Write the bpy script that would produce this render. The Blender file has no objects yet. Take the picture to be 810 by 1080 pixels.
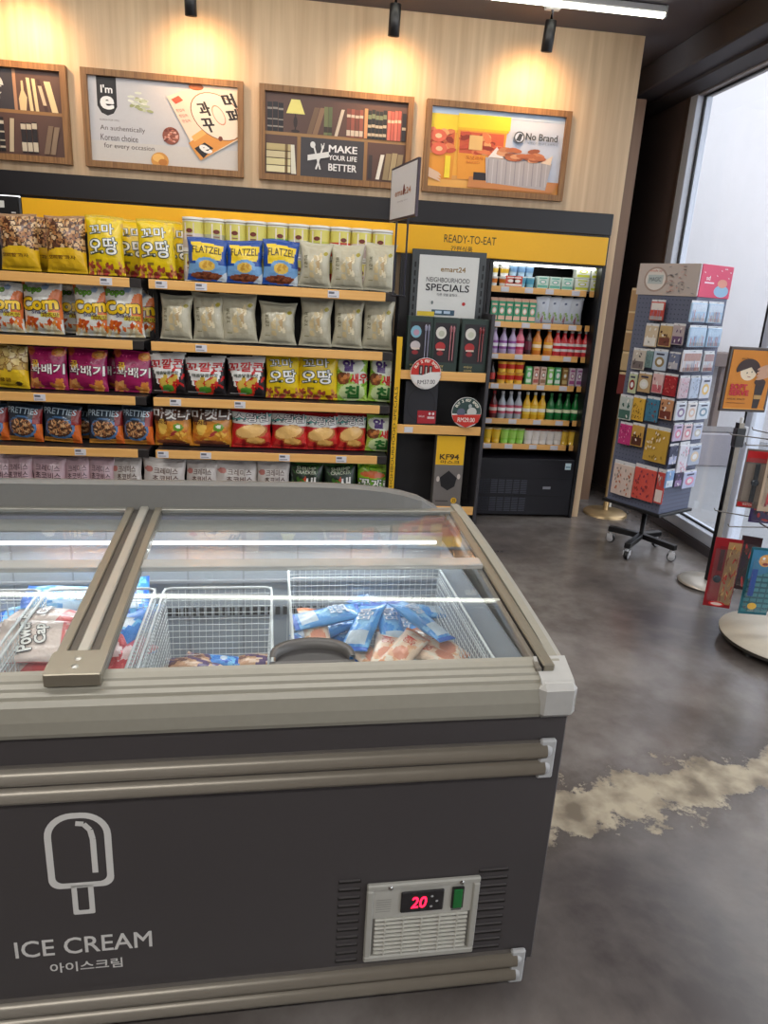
import bpy, math, random
import numpy as np
from mathutils import Matrix, Vector, Euler
R = math.radians
rnd = random.Random(7)
col = bpy.context.scene.collection
S = bpy.context.scene

# ------------------------------------------------------------------ camera
CAM = np.array([0, 0, 1.6]); FPX = 747.0
YAW, PIT, ROL = R(7.27), R(17.2), R(3.26)
def cam_axes():
    cy, sy = math.cos(YAW), math.sin(YAW)
    fwd = np.array([sy*math.cos(PIT), cy*math.cos(PIT), -math.sin(PIT)])
    r = np.array([cy, -sy, 0]); u = np.cross(r, fwd)
    c, s = math.cos(ROL), math.sin(ROL)
    return np.array([c*r+s*u, -s*r+c*u, -fwd])
AX = cam_axes()
cd = bpy.data.cameras.new('camera'); cam = bpy.data.objects.new('camera', cd); col.objects.link(cam)
m = Matrix([list(AX[:, 0]), list(AX[:, 1]), list(AX[:, 2])]).transposed().to_4x4()
m = Matrix(((AX[0][0], AX[1][0], AX[2][0], 0), (AX[0][1], AX[1][1], AX[2][1], 0), (AX[0][2], AX[1][2], AX[2][2], 1.6), (0, 0, 0, 1)))
cam.matrix_world = m
cd.sensor_fit = 'VERTICAL'; cd.sensor_height = 36; cd.lens = 36*FPX/1080; cd.clip_start = 0.02
S.camera = cam

def ray(x, y):
    return AX.T @ np.array([(x-405)/FPX, -(y-540)/FPX, -1.0])
def at_y(x, y, Y):
    d = ray(x, y); return CAM+d*Y/d[1]
def at_z(x, y, z):
    d = ray(x, y); return CAM+d*(z-1.6)/d[2]
def at_p(x, y, p0, n):
    d = ray(x, y); n = np.array(n, float); return CAM+d*(n@(np.array(p0)-CAM))/(n@d)

# ------------------------------------------------------------------ world, lights, exposure
w = bpy.data.worlds.new('daylight'); S.world = w; w.use_nodes = True
bg = w.node_tree.nodes['Background']
sky = w.node_tree.nodes.new('ShaderNodeTexSky'); sky.sky_type = 'HOSEK_WILKIE'; sky.turbidity = 8; sky.ground_albedo = .5
sky.sun_direction = Vector((.5, .3, .8)).normalized()
mixn = w.node_tree.nodes.new('ShaderNodeMix'); mixn.data_type = 'RGBA'; mixn.inputs[0].default_value = .75
mixn.inputs[7].default_value = (.95, .95, .97, 1)
w.node_tree.links.new(sky.outputs[0], mixn.inputs[6]); w.node_tree.links.new(mixn.outputs[2], bg.inputs[0])
bg.inputs[1].default_value = 3.1
def area(name, loc, size, power, color, rot=(0, 0, 0)):
    l = bpy.data.lights.new(name, 'AREA'); l.shape = 'RECTANGLE'; l.size, l.size_y = size
    l.energy = power; l.color = color
    o = bpy.data.objects.new(name, l); col.objects.link(o); o.location = loc; o.rotation_euler = rot
    return o
area('shop_light', (-.6, 1.4, 3.15), (3.6, .12), 34, (1, .97, .92))
area('shop_light', (-.6, 3.2, 3.15), (3.6, .12), 30, (1, .97, .92))
area('shop_light', (-.8, -.9, 3.15), (3.6, .12), 62, (1, .96, .9))
area('shelf_light', (-.3, 4.35, 3.1), (4.0, .2), 9, (1, .96, .9), (R(38), 0, 0))
S.view_settings.view_transform = 'Standard'; S.view_settings.look = 'None'
S.view_settings.gamma = 1; S.view_settings.use_curve_mapping = False
S.view_settings.exposure = 0.35

# ------------------------------------------------------------------ materials
def lin(c):
    out = []
    for v in c[:3]:
        v = v/255.0
        out.append(v/12.92 if v <= .04045 else ((v+.055)/1.055)**2.4)
    return tuple(out)+(1.0,)
MATS = {}
def mat(name, rough=.5, metal=0, coat=0, bump=0, bscale=60, emit=0, var=.06, spec=.5, aniso=None):
    if name in MATS: return MATS[name]
    mt = bpy.data.materials.new(name); mt.use_nodes = True; nt = mt.node_tree; b = nt.nodes['Principled BSDF']
    at = nt.nodes.new('ShaderNodeAttribute'); at.attribute_name = 'Col'
    tc = nt.nodes.new('ShaderNodeTexCoord'); nz = nt.nodes.new('ShaderNodeTexNoise')
    nz.inputs['Scale'].default_value = bscale; nz.inputs['Detail'].default_value = 3
    nt.links.new(tc.outputs['Object'], nz.inputs['Vector'])
    mr = nt.nodes.new('ShaderNodeMapRange'); mr.inputs[3].default_value = 1-var; mr.inputs[4].default_value = 1+var
    nt.links.new(nz.outputs[0], mr.inputs[0])
    mx = nt.nodes.new('ShaderNodeVectorMath'); mx.operation = 'SCALE'
    nt.links.new(at.outputs['Color'], mx.inputs[0]); nt.links.new(mr.outputs[0], mx.inputs['Scale'])
    nt.links.new(mx.outputs[0], b.inputs['Base Color'])
    b.inputs['Roughness'].default_value = rough; b.inputs['Metallic'].default_value = metal
    b.inputs['Coat Weight'].default_value = coat; b.inputs['Coat Roughness'].default_value = .15
    b.inputs['Specular IOR Level'].default_value = spec
    if bump:
        bp = nt.nodes.new('ShaderNodeBump'); bp.inputs['Strength'].default_value = bump; bp.inputs['Distance'].default_value = .01
        nt.links.new(nz.outputs[0], bp.inputs['Height']); nt.links.new(bp.outputs[0], b.inputs['Normal'])
    if emit:
        nt.links.new(at.outputs['Color'], b.inputs['Emission Color']); b.inputs['Emission Strength'].default_value = emit
    MATS[name] = mt; return mt
MATTE = mat('matte_paint', .6); SATIN = mat('satin_plastic', .38); FOIL = mat('film_wrapper', .3, coat=.4, bump=.6, bscale=30, var=.03)
PRINT = mat('printed_surface', .45, var=.03); METAL = mat('brushed_metal', .34, metal=.6, bscale=25)
CHROME = mat('chrome', .15, metal=1); GLOSS = mat('glossy_plastic', .2, coat=.4); BODY = mat('painted_steel', .36, var=.05, bscale=4)
LED = mat('lamp_light', .4, emit=5); LEDR = mat('display_light', .4, emit=3); COLD = mat('frosted_liner', .45, var=.08, bscale=9)
def glass(name, tint=(1, 1, 1), haze=.03, rough=0.0, hazecol=(.8, .85, .9)):
    mt = bpy.data.materials.new(name); mt.use_nodes = True; nt = mt.node_tree; nt.nodes.clear()
    o = nt.nodes.new('ShaderNodeOutputMaterial'); t = nt.nodes.new('ShaderNodeBsdfTransparent'); g = nt.nodes.new('ShaderNodeBsdfGlossy')
    t.inputs[0].default_value = tint+(1,); g.inputs['Roughness'].default_value = rough
    fr = nt.nodes.new('ShaderNodeFresnel'); ge = nt.nodes.new('ShaderNodeNewGeometry'); io = nt.nodes.new('ShaderNodeMapRange')
    io.inputs[3].default_value = 1.5; io.inputs[4].default_value = 1/1.5; nt.links.new(ge.outputs['Backfacing'], io.inputs[0]); nt.links.new(io.outputs[0], fr.inputs[0])
    m1 = nt.nodes.new('ShaderNodeMixShader'); m2 = nt.nodes.new('ShaderNodeMixShader'); d = nt.nodes.new('ShaderNodeBsdfDiffuse')
    d.inputs[0].default_value = hazecol+(1,)
    nz = nt.nodes.new('ShaderNodeTexNoise'); nz.inputs['Scale'].default_value = 7; tc = nt.nodes.new('ShaderNodeTexCoord')
    nt.links.new(tc.outputs['Object'], nz.inputs['Vector'])
    mr = nt.nodes.new('ShaderNodeMapRange'); mr.inputs[3].default_value = haze*.6; mr.inputs[4].default_value = haze*1.4
    nt.links.new(nz.outputs[0], mr.inputs[0]); nt.links.new(mr.outputs[0], m1.inputs[0])
    nt.links.new(t.outputs[0], m1.inputs[1]); nt.links.new(d.outputs[0], m1.inputs[2])
    nt.links.new(fr.outputs[0], m2.inputs[0]); nt.links.new(m1.outputs[0], m2.inputs[1]); nt.links.new(g.outputs[0], m2.inputs[2])
    nt.links.new(m2.outputs[0], o.inputs[0]); return mt
LIDGLASS = glass('freezer_glass', (.97, .985, .985), .022); WINGLASS = glass('window_glass', (.96, .98, 1), .04)
def wood(name, c1, c2, scale=1.0, rough=.5, axis='Z'):
    mt = bpy.data.materials.new(name); mt.use_nodes = True; nt = mt.node_tree; b = nt.nodes['Principled BSDF']
    tc = nt.nodes.new('ShaderNodeTexCoord'); mp = nt.nodes.new('ShaderNodeMapping')
    s = {'Z': (26, 26, 1.1), 'X': (1.1, 26, 26)}[axis]; mp.inputs['Scale'].default_value = tuple(v*scale for v in s)
    nz = nt.nodes.new('ShaderNodeTexNoise'); nz.inputs['Scale'].default_value = 1.6; nz.inputs['Detail'].default_value = 6
    cr = nt.nodes.new('ShaderNodeValToRGB'); cr.color_ramp.elements[0].position = .3; cr.color_ramp.elements[1].position = .7
    cr.color_ramp.elements[0].color = lin(c1); cr.color_ramp.elements[1].color = lin(c2)
    nt.links.new(tc.outputs['Object'], mp.inputs[0]); nt.links.new(mp.outputs[0], nz.inputs['Vector']); nt.links.new(nz.outputs[0], cr.inputs[0])
    nt.links.new(cr.outputs[0], b.inputs['Base Color']); b.inputs['Roughness'].default_value = rough
    return mt
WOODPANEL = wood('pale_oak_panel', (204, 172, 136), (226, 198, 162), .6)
FRAMEWOOD = wood('frame_wood', (120, 84, 50), (158, 116, 72), 2.5)
SHELFWOOD = wood('shelf_lip_wood', (236, 176, 98), (244, 190, 116), 1.5, axis='X')

# ------------------------------------------------------------------ mesh builder
class MB:
    def __init__(s): s.v = []; s.f = []; s.c = []; s.m = []; s.sm = []; s.T = Matrix.Identity(4)
    def add(s, vs, fs, c, mi=0, smooth=False):
        o = len(s.v); T = s.T
        for p in vs:
            q = T @ Vector(p); s.v.append((q.x, q.y, q.z))
        per = isinstance(c, list)
        for i, f in enumerate(fs):
            s.f.append([o+k for k in f]); s.c.append(c[i] if per else c); s.m.append(mi); s.sm.append(smooth)
        return s
    def box(s, x0, x1, y0, y1, z0, z1, c, mi=0, bev=0.0):
        if x0 > x1: x0, x1 = x1, x0
        if y0 > y1: y0, y1 = y1, y0
        if z0 > z1: z0, z1 = z1, z0
        b = min(bev, (x1-x0)*.45, (y1-y0)*.45, (z1-z0)*.45)
        if b <= 0:
            vs = [(x, y, z) for x in (x0, x1) for y in (y0, y1) for z in (z0, z1)]
            fs = [(0, 1, 3, 2), (4, 6, 7, 5), (0, 4, 5, 1), (2, 3, 7, 6), (0, 2, 6, 4), (1, 5, 7, 3)]
            return s.add(vs, fs, c, mi)
        X = (x0, x1); Y = (y0, y1); Z = (z0, z1); sg = (1, -1); vs = []; idx = {}
        for i in (0, 1):
            for j in (0, 1):
                for k in (0, 1):
                    for a in range(3):
                        p = [X[i], Y[j], Z[k]]
                        for q in range(3):
                            if q != a: p[q] += b*sg[(i, j, k)[q]]
                        idx[(i, j, k, a)] = len(vs); vs.append(tuple(p))
        fs = []
        for a in range(3):
            o = [q for q in range(3) if q != a]
            for e in (0, 1):
                q4 = []
                for (u, w_) in ((0, 0), (1, 0), (1, 1), (0, 1)):
                    t = [0, 0, 0]; t[a] = e; t[o[0]] = u; t[o[1]] = w_; q4.append(idx[(t[0], t[1], t[2], a)])
                fs.append(q4)
            for u in (0, 1):
                for w_ in (0, 1):
                    t0 = [0, 0, 0]; t0[o[0]] = u; t0[o[1]] = w_; t1 = list(t0); t1[a] = 1
                    fs.append([idx[(*t0, o[0])], idx[(*t0, o[1])], idx[(*t1, o[1])], idx[(*t1, o[0])]])
        for i in (0, 1):
            for j in (0, 1):
                for k in (0, 1): fs.append([idx[(i, j, k, 0)], idx[(i, j, k, 1)], idx[(i, j, k, 2)]])
        return s.add(vs, fs, c, mi)
    def tube(s, pts, r, c, n=6, mi=0, close=False, smooth=True):
        pts = [Vector(p) for p in pts]; N = len(pts); vs = []; fs = []
        for i, p in enumerate(pts):
            if close: d = (pts[(i+1) % N]-pts[i-1])
            else: d = (pts[min(i+1, N-1)]-pts[max(i-1, 0)])
            d.normalize(); up = Vector((0, 0, 1)) if abs(d.z) < .95 else Vector((1, 0, 0))
            a = d.cross(up).normalized(); b = d.cross(a)
            rr = r[i] if isinstance(r, (list, tuple)) else r
            for k in range(n):
                t = 2*math.pi*(k+.5)/n; vs.append(p+(a*math.cos(t)+b*math.sin(t))*rr)
        for i in range(N if close else N-1):
            j = (i+1) % N
            for k in range(n): fs.append((i*n+k, i*n+(k+1) % n, j*n+(k+1) % n, j*n+k))
        if not close: fs.append(tuple(range(n))); fs.append(tuple(range((N-1)*n, N*n)))
        return s.add(vs, fs, c, mi, smooth)
    def lathe(s, prof, c, n=16, o=(0, 0, 0), mi=0, smooth=True):   # prof: (r, z[, col])
        vs = []; fs = []; cs = []
        for p in prof:
            for k in range(n):
                t = 2*math.pi*k/n; vs.append((o[0]+p[0]*math.cos(t), o[1]+p[0]*math.sin(t), o[2]+p[1]))
        for i in range(len(prof)-1):
            cc = prof[i][2] if len(prof[i]) > 2 else c
            for k in range(n): fs.append((i*n+k, i*n+(k+1) % n, (i+1)*n+(k+1) % n, (i+1)*n+k)); cs.append(cc)
        fs.append(tuple(range(n))); cs.append(prof[0][2] if len(prof[0]) > 2 else c)
        fs.append(tuple(range((len(prof)-1)*n, len(prof)*n))); cs.append(prof[-1][2] if len(prof[-1]) > 2 else c)
        return s.add(vs, fs, cs, mi, smooth)
    def prism(s, poly, y0, y1, c, mi=0, smooth=False):               # poly in x,z extruded along y
        n = len(poly); vs = [(p[0], y0, p[1]) for p in poly]+[(p[0], y1, p[1]) for p in poly]
        fs = [tuple(range(n)), tuple(range(2*n-1, n-1, -1))]+[(i, (i+1) % n, n+(i+1) % n, n+i) for i in range(n)]
        return s.add(vs, fs, c, mi, smooth)
    def prismx(s, poly, x0, x1, c, mi=0, smooth=False):              # poly in y,z extruded along x
        n = len(poly); vs = [(x0, p[0], p[1]) for p in poly]+[(x1, p[0], p[1]) for p in poly]
        fs = [tuple(range(n)), tuple(range(2*n-1, n-1, -1))]+[(i, (i+1) % n, n+(i+1) % n, n+i) for i in range(n)]
        return s.add(vs, fs, c, mi, smooth)
    def build(s, name, mats, parent=None, **kw):
        me = bpy.data.meshes.new(name); me.from_pydata(s.v, [], s.f); me.update()
        if not isinstance(mats, (list, tuple)): mats = [mats]
        for x in mats: me.materials.append(x)
        cache = {}
        def L(c):
            c = tuple(c)
            if c not in cache: cache[c] = lin(c)
            return cache[c]
        cols = [L(c) for c in s.c]
        at = me.attributes.new('Col', 'FLOAT_COLOR', 'FACE'); at.data.foreach_set('color', [x for c in cols for x in c])
        me.polygons.foreach_set('material_index', s.m); me.polygons.foreach_set('use_smooth', s.sm)
        me.update()
        o = bpy.data.objects.new(name, me); col.objects.link(o)
        if parent: o.parent = parent
        for k, v in kw.items(): o[k] = v
        return o
def thing(name, label, cat, loc=(0, 0, 0), rz=0, group=None):
    o = bpy.data.objects.new(name, None); o.empty_display_size = .05; col.objects.link(o)
    o.location = Vector(loc); o.rotation_euler = (0, 0, rz); o['label'] = label; o['category'] = cat
    if group: o['group'] = group
    return o
def tag(o, label, cat, group=None, loc=None, rot=None):
    o['label'] = label; o['category'] = cat
    if group: o['group'] = group
    if loc is not None: o.location = Vector(loc)
    if rot is not None: o.rotation_euler = rot
    return o
def struct(o): o['kind'] = 'structure'; return o

# text as mesh --------------------------------------------------------------
TC = {}
def textmesh(txt, bold=0.0):
    k = (txt, bold)
    if k in TC: return TC[k]
    cu = bpy.data.curves.new('t', 'FONT'); cu.body = txt; cu.size = 1; cu.fill_mode = 'FRONT'; cu.resolution_u = 3; cu.offset = bold
    ob = bpy.data.objects.new('t', cu); col.objects.link(ob)
    bpy.context.view_layer.update()
    dg = bpy.context.evaluated_depsgraph_get(); me = ob.evaluated_get(dg).to_mesh()
    vs = [(v.co.x, v.co.y) for v in me.vertices]; fs = [tuple(p.vertices) for p in me.polygons]
    ob.evaluated_get(dg).to_mesh_clear(); bpy.data.objects.remove(ob); bpy.data.curves.remove(cu)
    if not vs: vs = [(0, 0)]; fs = []
    TC[k] = (vs, fs); return TC[k]
def text(mb, txt, cx, cy, w, h, c, fn, bold=0.0, rot=0, mi=0, ref=None, shear=0):
    """centre cx,cy, fit in w x h (h None: keep proportion); fn maps (x,y)->3D"""
    vs, fs = textmesh(txt); rv = vs
    x0 = min(v[0] for v in rv); x1 = max(v[0] for v in rv); y0 = min(v[1] for v in rv); y1 = max(v[1] for v in rv)
    sx = w/max(x1-x0, 1e-6); sy = sx if h is None else h/max(y1-y0, 1e-6)
    cr, sr = math.cos(rot), math.sin(rot)
    nk = 0 if bold <= .004 else (4 if bold < .045 else 8)
    offs = [(0, 0)]+[(bold*math.cos(2*math.pi*(i+.5)/nk), bold*math.sin(2*math.pi*(i+.5)/nk)) for i in range(nk)]
    sb_ = min(sx, sy)
    for i, (ox, oy) in enumerate(offs):
        out = []
        for v in vs:
            X = (v[0]-(x0+x1)/2)*sx+ox*sb_; Y = (v[1]-(y0+y1)/2)*sy+oy*sb_; X += Y*shear
            out.append(fn(cx+X*cr-Y*sr, cy+X*sr+Y*cr, i*.00002))
        mb.add(out, fs, c, mi)
class Flat:
    """layered flat artwork: every shape sits a hair in front of the last"""
    def __init__(s, mb, fn, step=.0003, mi=0): s.mb = mb; s.fn = fn; s.k = 1; s.st = step; s.mi = mi
    def _f(s, x, y, e=0): return s.fn(x, y, s.k*s.st+e)
    def poly(s, pts, c): s.mb.add([s._f(*p) for p in pts], [tuple(range(len(pts)))], c, s.mi); s.k += 1
    def rect(s, x0, y0, x1, y1, c): s.poly([(x0, y0), (x1, y0), (x1, y1), (x0, y1)], c)
    def ell(s, cx, cy, rx, ry, c, rot=0, n=20):
        cr, sr = math.cos(rot), math.sin(rot)
        s.poly([(cx+rx*math.cos(t)*cr-ry*math.sin(t)*sr, cy+rx*math.cos(t)*sr+ry*math.sin(t)*cr) for t in [2*math.pi*i/n for i in range(n)]], c)
    def line(s, pts, wd, c):
        for a, b in zip(pts[:-1], pts[1:]):
            dx, dy = b[0]-a[0], b[1]-a[1]; l = math.hypot(dx, dy) or 1; nx, ny = -dy/l*wd/2, dx/l*wd/2
            s.mb.add([s._f(a[0]+nx, a[1]+ny), s._f(b[0]+nx, b[1]+ny), s._f(b[0]-nx, b[1]-ny), s._f(a[0]-nx, a[1]-ny)], [(0, 1, 2, 3)], c, s.mi)
        s.k += 1
    def text(s, t, cx, cy, w, h, c, bold=0, rot=0, shear=0):
        text(s.mb, t, cx, cy, w, h, c, s._f, bold, rot, s.mi, shear=shear); s.k += 1
def ordw(i, n):
    if n == 1: return 'only'
    if i == 0: return 'leftmost'
    if i == n-1: return 'rightmost'
    return ['', 'second', 'third', 'fourth', 'fifth', 'sixth', 'seventh', 'eighth', 'ninth', 'tenth'][i]+' from left'

# ================================================================== SETTING
def floor_material():
    mt = bpy.data.materials.new('polished_concrete'); mt.use_nodes = True; nt = mt.node_tree; b = nt.nodes['Principled BSDF']
    L = nt.links.new; N = nt.nodes.new
    tc = N('ShaderNodeTexCoord')
    n1 = N('ShaderNodeTexNoise'); n1.inputs['Scale'].default_value = 1.1; n1.inputs['Detail'].default_value = 8; n1.inputs['Roughness'].default_value = .62; n1.inputs['Distortion'].default_value = .3
    n2 = N('ShaderNodeTexNoise'); n2.inputs['Scale'].default_value = 9; n2.inputs['Detail'].default_value = 8
    L(tc.outputs['Object'], n1.inputs['Vector']); L(tc.outputs['Object'], n2.inputs['Vector'])
    cr = N('ShaderNodeValToRGB'); e = cr.color_ramp.elements
    e[0].position = .34; e[0].color = lin((76, 70, 69)); e[1].position = .68; e[1].color = lin((136, 130, 126))
    x = e.new(.5); x.color = lin((104, 97, 93))
    ad = N('ShaderNodeMath'); ad.operation = 'MULTIPLY_ADD'; ad.inputs[1].default_value = .16; L(n2.outputs[0], ad.inputs[0])
    sb = N('ShaderNodeMath'); sb.operation = 'SUBTRACT'; sb.inputs[1].default_value = .08; L(n1.outputs[0], sb.inputs[0]); L(sb.outputs[0], ad.inputs[2])
    L(ad.outputs[0], cr.inputs[0])
    # worn screed strip across the floor
    p0 = at_z(600, 852, 0); p1 = at_z(810, 812, 0); d = (p1-p0)/np.linalg.norm(p1-p0); nrm = (-d[1], d[0])
    dot = N('ShaderNodeVectorMath'); dot.operation = 'DOT_PRODUCT'; dot.inputs[1].default_value = (nrm[0], nrm[1], 0); L(tc.outputs['Object'], dot.inputs[0])
    of = N('ShaderNodeMath'); of.operation = 'SUBTRACT'; of.inputs[1].default_value = float(nrm[0]*p0[0]+nrm[1]*p0[1]); L(dot.outputs['Value'], of.inputs[0])
    n3 = N('ShaderNodeTexNoise'); n3.inputs['Scale'].default_value = 5.5; n3.inputs['Detail'].default_value = 9; n3.inputs['Roughness'].default_value = .7; L(tc.outputs['Object'], n3.inputs['Vector'])
    n3b = N('ShaderNodeMath'); n3b.operation = 'MULTIPLY_ADD'; n3b.inputs[1].default_value = .5; n3b.inputs[2].default_value = -.25; L(n3.outputs[0], n3b.inputs[0])
    jj = N('ShaderNodeMath'); jj.operation = 'ADD'; L(of.outputs[0], jj.inputs[0]); L(n3b.outputs[0], jj.inputs[1])
    ab = N('ShaderNodeMath'); ab.operation = 'ABSOLUTE'; L(jj.outputs[0], ab.inputs[0])
    mr = N('ShaderNodeMapRange'); mr.inputs[1].default_value = .11; mr.inputs[2].default_value = .085; L(ab.outputs[0], mr.inputs[0])
    cr2 = N('ShaderNodeValToRGB'); cr2.color_ramp.elements[0].color = lin((112, 100, 84)); cr2.color_ramp.elements[1].color = lin((176, 164, 142))
    cr2.color_ramp.elements[0].position = .35; cr2.color_ramp.elements[1].position = .6; L(n2.outputs[0], cr2.inputs[0])
    mx = N('ShaderNodeMix'); mx.data_type = 'RGBA'; L(mr.outputs[0], mx.inputs[0]); L(cr.outputs[0], mx.inputs[6]); L(cr2.outputs[0], mx.inputs[7])
    # dark rim of the strip
    mr2 = N('ShaderNodeMapRange'); mr2.inputs[1].default_value = .2; mr2.inputs[2].default_value = .1; mr2.inputs[4].default_value = .5; L(ab.outputs[0], mr2.inputs[0])
    dk = N('ShaderNodeMix'); dk.data_type = 'RGBA'; L(mr2.outputs[0], dk.inputs[0]); L(cr.outputs[0], dk.inputs[6]); dk.inputs[7].default_value = lin((70, 62, 56)); L(dk.outputs[2], mx.inputs[6])
    L(mx.outputs[2], b.inputs['Base Color'])
    rr = N('ShaderNodeMapRange'); rr.inputs[3].default_value = .14; rr.inputs[4].default_value = .3; L(n2.outputs[0], rr.inputs[0])
    ra = N('ShaderNodeMath'); ra.operation = 'MULTIPLY_ADD'; ra.inputs[1].default_value = .3; L(mr.outputs[0], ra.inputs[0]); L(rr.outputs[0], ra.inputs[2]); L(ra.outputs[0], b.inputs['Roughness'])
    bp = N('ShaderNodeBump'); bp.inputs['Strength'].default_value = .05; bp.inputs['Distance'].default_value = .01; L(n1.outputs[0], bp.inputs['Height']); L(bp.outputs[0], b.inputs['Normal'])
    return mt
FLOOR = floor_material()
DARK = (100, 86, 83); CEIL = (92, 84, 86)
XR = 2.79; YW = 5.1
mb = MB(); mb.box(-5, XR+.06, -4, 8.0, -.1, 0, (90, 90, 90)); struct(mb.build('floor', FLOOR))
mb = MB(); mb.box(-5, 3.2, -4, 8.0, 3.28, 3.4, CEIL); struct(mb.build('ceiling', MATTE))
mb = MB(); mb.box(-5, 2.183, YW, YW+.05, 2.06, 3.28, (200, 180, 150)); mb.box(-1.775, 1.275, YW, YW+.05, 0, 2.06, (200, 180, 150)); mb.box(-5, -2.62, YW, YW+.05, 0, 2.06, (200, 180, 150)); mb.box(2.125, 2.183, YW, YW+.05, 0, 2.06, (200, 180, 150)); struct(mb.build('wall_back', WOODPANEL))
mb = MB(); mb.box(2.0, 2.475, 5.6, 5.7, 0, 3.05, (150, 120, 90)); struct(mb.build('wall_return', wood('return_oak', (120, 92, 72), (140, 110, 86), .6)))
mb = MB(); mb.box(1.9, 3.2, 7.8, 7.9, 0, 3.28, DARK); mb.box(1.9, 2.0, 5.72, 7.8, 0, 3.28, DARK); struct(mb.build('wall_alcove', MATTE))
mb = MB(); mb.box(-5.1, -5, -4, 8, 0, 3.28, (170, 160, 150)); struct(mb.build('wall_left', MATTE))
mb = MB(); mb.box(-5, 3, -4.1, -4, 0, 3.28, (150, 145, 140)); struct(mb.build('wall_front', MATTE))
# right wall: dark, window opening y -3..5.56, z .10..3.15
WY0, WY1, WZ0, WZ1 = -3.0, 5.56, .10, 3.13
mb = MB(); mb.box(XR, XR+.14, WY1+.02, 7.8, 0, 3.28, DARK); mb.box(XR, XR+.14, -4, WY1+.02, WZ1+.02, 3.28, (78, 64, 58)); mb.box(XR, XR+.14, -4, WY0, 0, 3.2, DARK)
mb.box(XR-.02, XR+.14, WY0, WY1+.02, 0, .06, (86, 80, 84))
struct(mb.build('wall_right', MATTE))
mb = MB(); mb.box(2.45, XR, -4, 7.8, 3.1, 3.28, (70, 64, 66), bev=.01); mb.box(2.62, XR, -4, 7.8, 3.0+.08, 3.1, (60, 52, 52)); struct(mb.build('trim_1', MATTE))
mb = MB(); WF = (214, 220, 232)
FX0 = XR+.0; FX1 = XR+.12
mb.box(FX0, FX1, WY1-.1, WY1+.02, .06, WZ1+.02, WF, bev=.004); mb.box(FX0, FX1, WY0, WY0+.1, .06, WZ1+.02, WF)
mb.box(FX0, FX1, WY0, WY1-.1, .06, WZ0+.04, WF, bev=.004); mb.box(FX0, FX1, WY0, WY1-.1, WZ1-.06, WZ1+.02, (150, 140, 136), bev=.004)
mb.box(FX0+.03, FX1, 4.14, 4.20, .06, WZ1, WF, bev=.004); mb.box(FX0+.04, FX1, WY0+.1, 4.14, 1.46, 1.51, WF, bev=.004)
mb.box(FX0-.012, FX0+.012, WY1-.004, WY1+.035, .0, 3.14, (84, 66, 56))
mb.box(FX0-.012, FX0+.012, WY0, WY1+.03, 3.13, 3.17, (84, 66, 56))
win = struct(mb.build('window_1', SATIN))
mb = MB(); g = (30, 30, 32)
mb.box(FX0+.05, FX0+.066, WY1-.115, WY1-.1, WZ0+.04, WZ1-.06, g); mb.box(FX0+.05, FX0+.066, WY0+.1, WY1-.1, WZ0+.04, WZ0+.052, g); mb.box(FX0+.05, FX0+.066, WY0+.1, WY1-.1, WZ1-.072, WZ1-.06, g)
mb.box(FX0+.028, FX0+.09, 4.20, 4.215, WZ0+.04, WZ1-.06, g); mb.build('gasket', MATTE, win)
mb = MB(); mb.box(FX0+.055, FX0+.061, WY0+.1, WY1-.1, WZ0+.04, WZ1-.06, (255, 255, 255)); mb.build('pane', WINGLASS, win)
# outside
mb = MB(); mb.box(XR+.12, 14, -6, 14, -.12, -.02, (150, 152, 156)); struct(mb.build('pavement', mat('pavement', .7, bump=.1, bscale=12)))
mb = MB(); mb.box(3.0, 9, 8.6, 8.8, -.02, 5, (206, 204, 206)); struct(mb.build('wall_outside_facade', MATTE))
mb = MB(); mb.box(7.6, 7.8, -4, 8.6, -.02, 2.2, (236, 236, 240)); struct(mb.build('wall_outside_side', MATTE))
mb = MB(); mb.box(4.75, 5.2, 6.2, 6.65, -.02, 5, (238, 242, 250), bev=.01); tag(mb.build('outdoor_column', MATTE), 'white square column standing outside beyond the window glass', 'column')
mb = MB(); mb.box(3.6, 7.5, 8.35, 8.58, .95, 1.12, (112, 98, 94), bev=.01)
for x in (3.7, 5.2, 6.8): mb.box(x, x+.08, 8.42, 8.5, -.02, .95, (112, 98, 94))
tag(mb.build('outdoor_railing', MATTE), 'brown railing beam outside beyond the window, low against the pale facade', 'railing')
mb = MB(); mb.box(4.0, 4.9, 7.1, 7.5, -.02, .34, (166, 162, 168), bev=.01); mb.box(4.04, 4.86, 7.14, 7.46, .34, .36, (120, 118, 120)); tag(mb.build('planter_box', MATTE), 'low grey planter block on the pavement outside the window', 'planter')

# ================================================================== BACK WALL
BX0, BX1 = -2.6, 2.125
mb = MB(); mb.box(BX0, BX1, YW-.035, YW-.001, 2.06, 2.2, (28, 26, 30), bev=.004); mb.box(-1.775, BX1+.0, YW-.02, YW-.001, 1.86, 2.06, (14, 13, 14))
tag(mb.build('header_panel', SATIN), 'long black header panel running across the wood wall above the shelves and chiller', 'panel')
def FP(x, z, o): return (x, YW-.035-o, z)
mb = MB(); mb.box(-1.76, 2.105, YW-.05, YW-.021, 1.862, 2.045, (248, 186, 20), bev=.003)
f = Flat(mb, lambda x, z, o: (x, YW-.05-o, z), .0006)
pc = at_y(496, 253, YW-.05); f.text('READY-TO-EAT', pc[0]+.0, pc[2], .36, .05, (60, 48, 20), .005)
pc = at_y(487, 262, YW-.05); f.text('간편식품', pc[0], pc[2]-.005, .15, .036, (70, 56, 20), .01)
tag(mb.build('sign_board', PRINT), 'yellow fascia board lettered READY-TO-EAT under the black header', 'sign')
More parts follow.
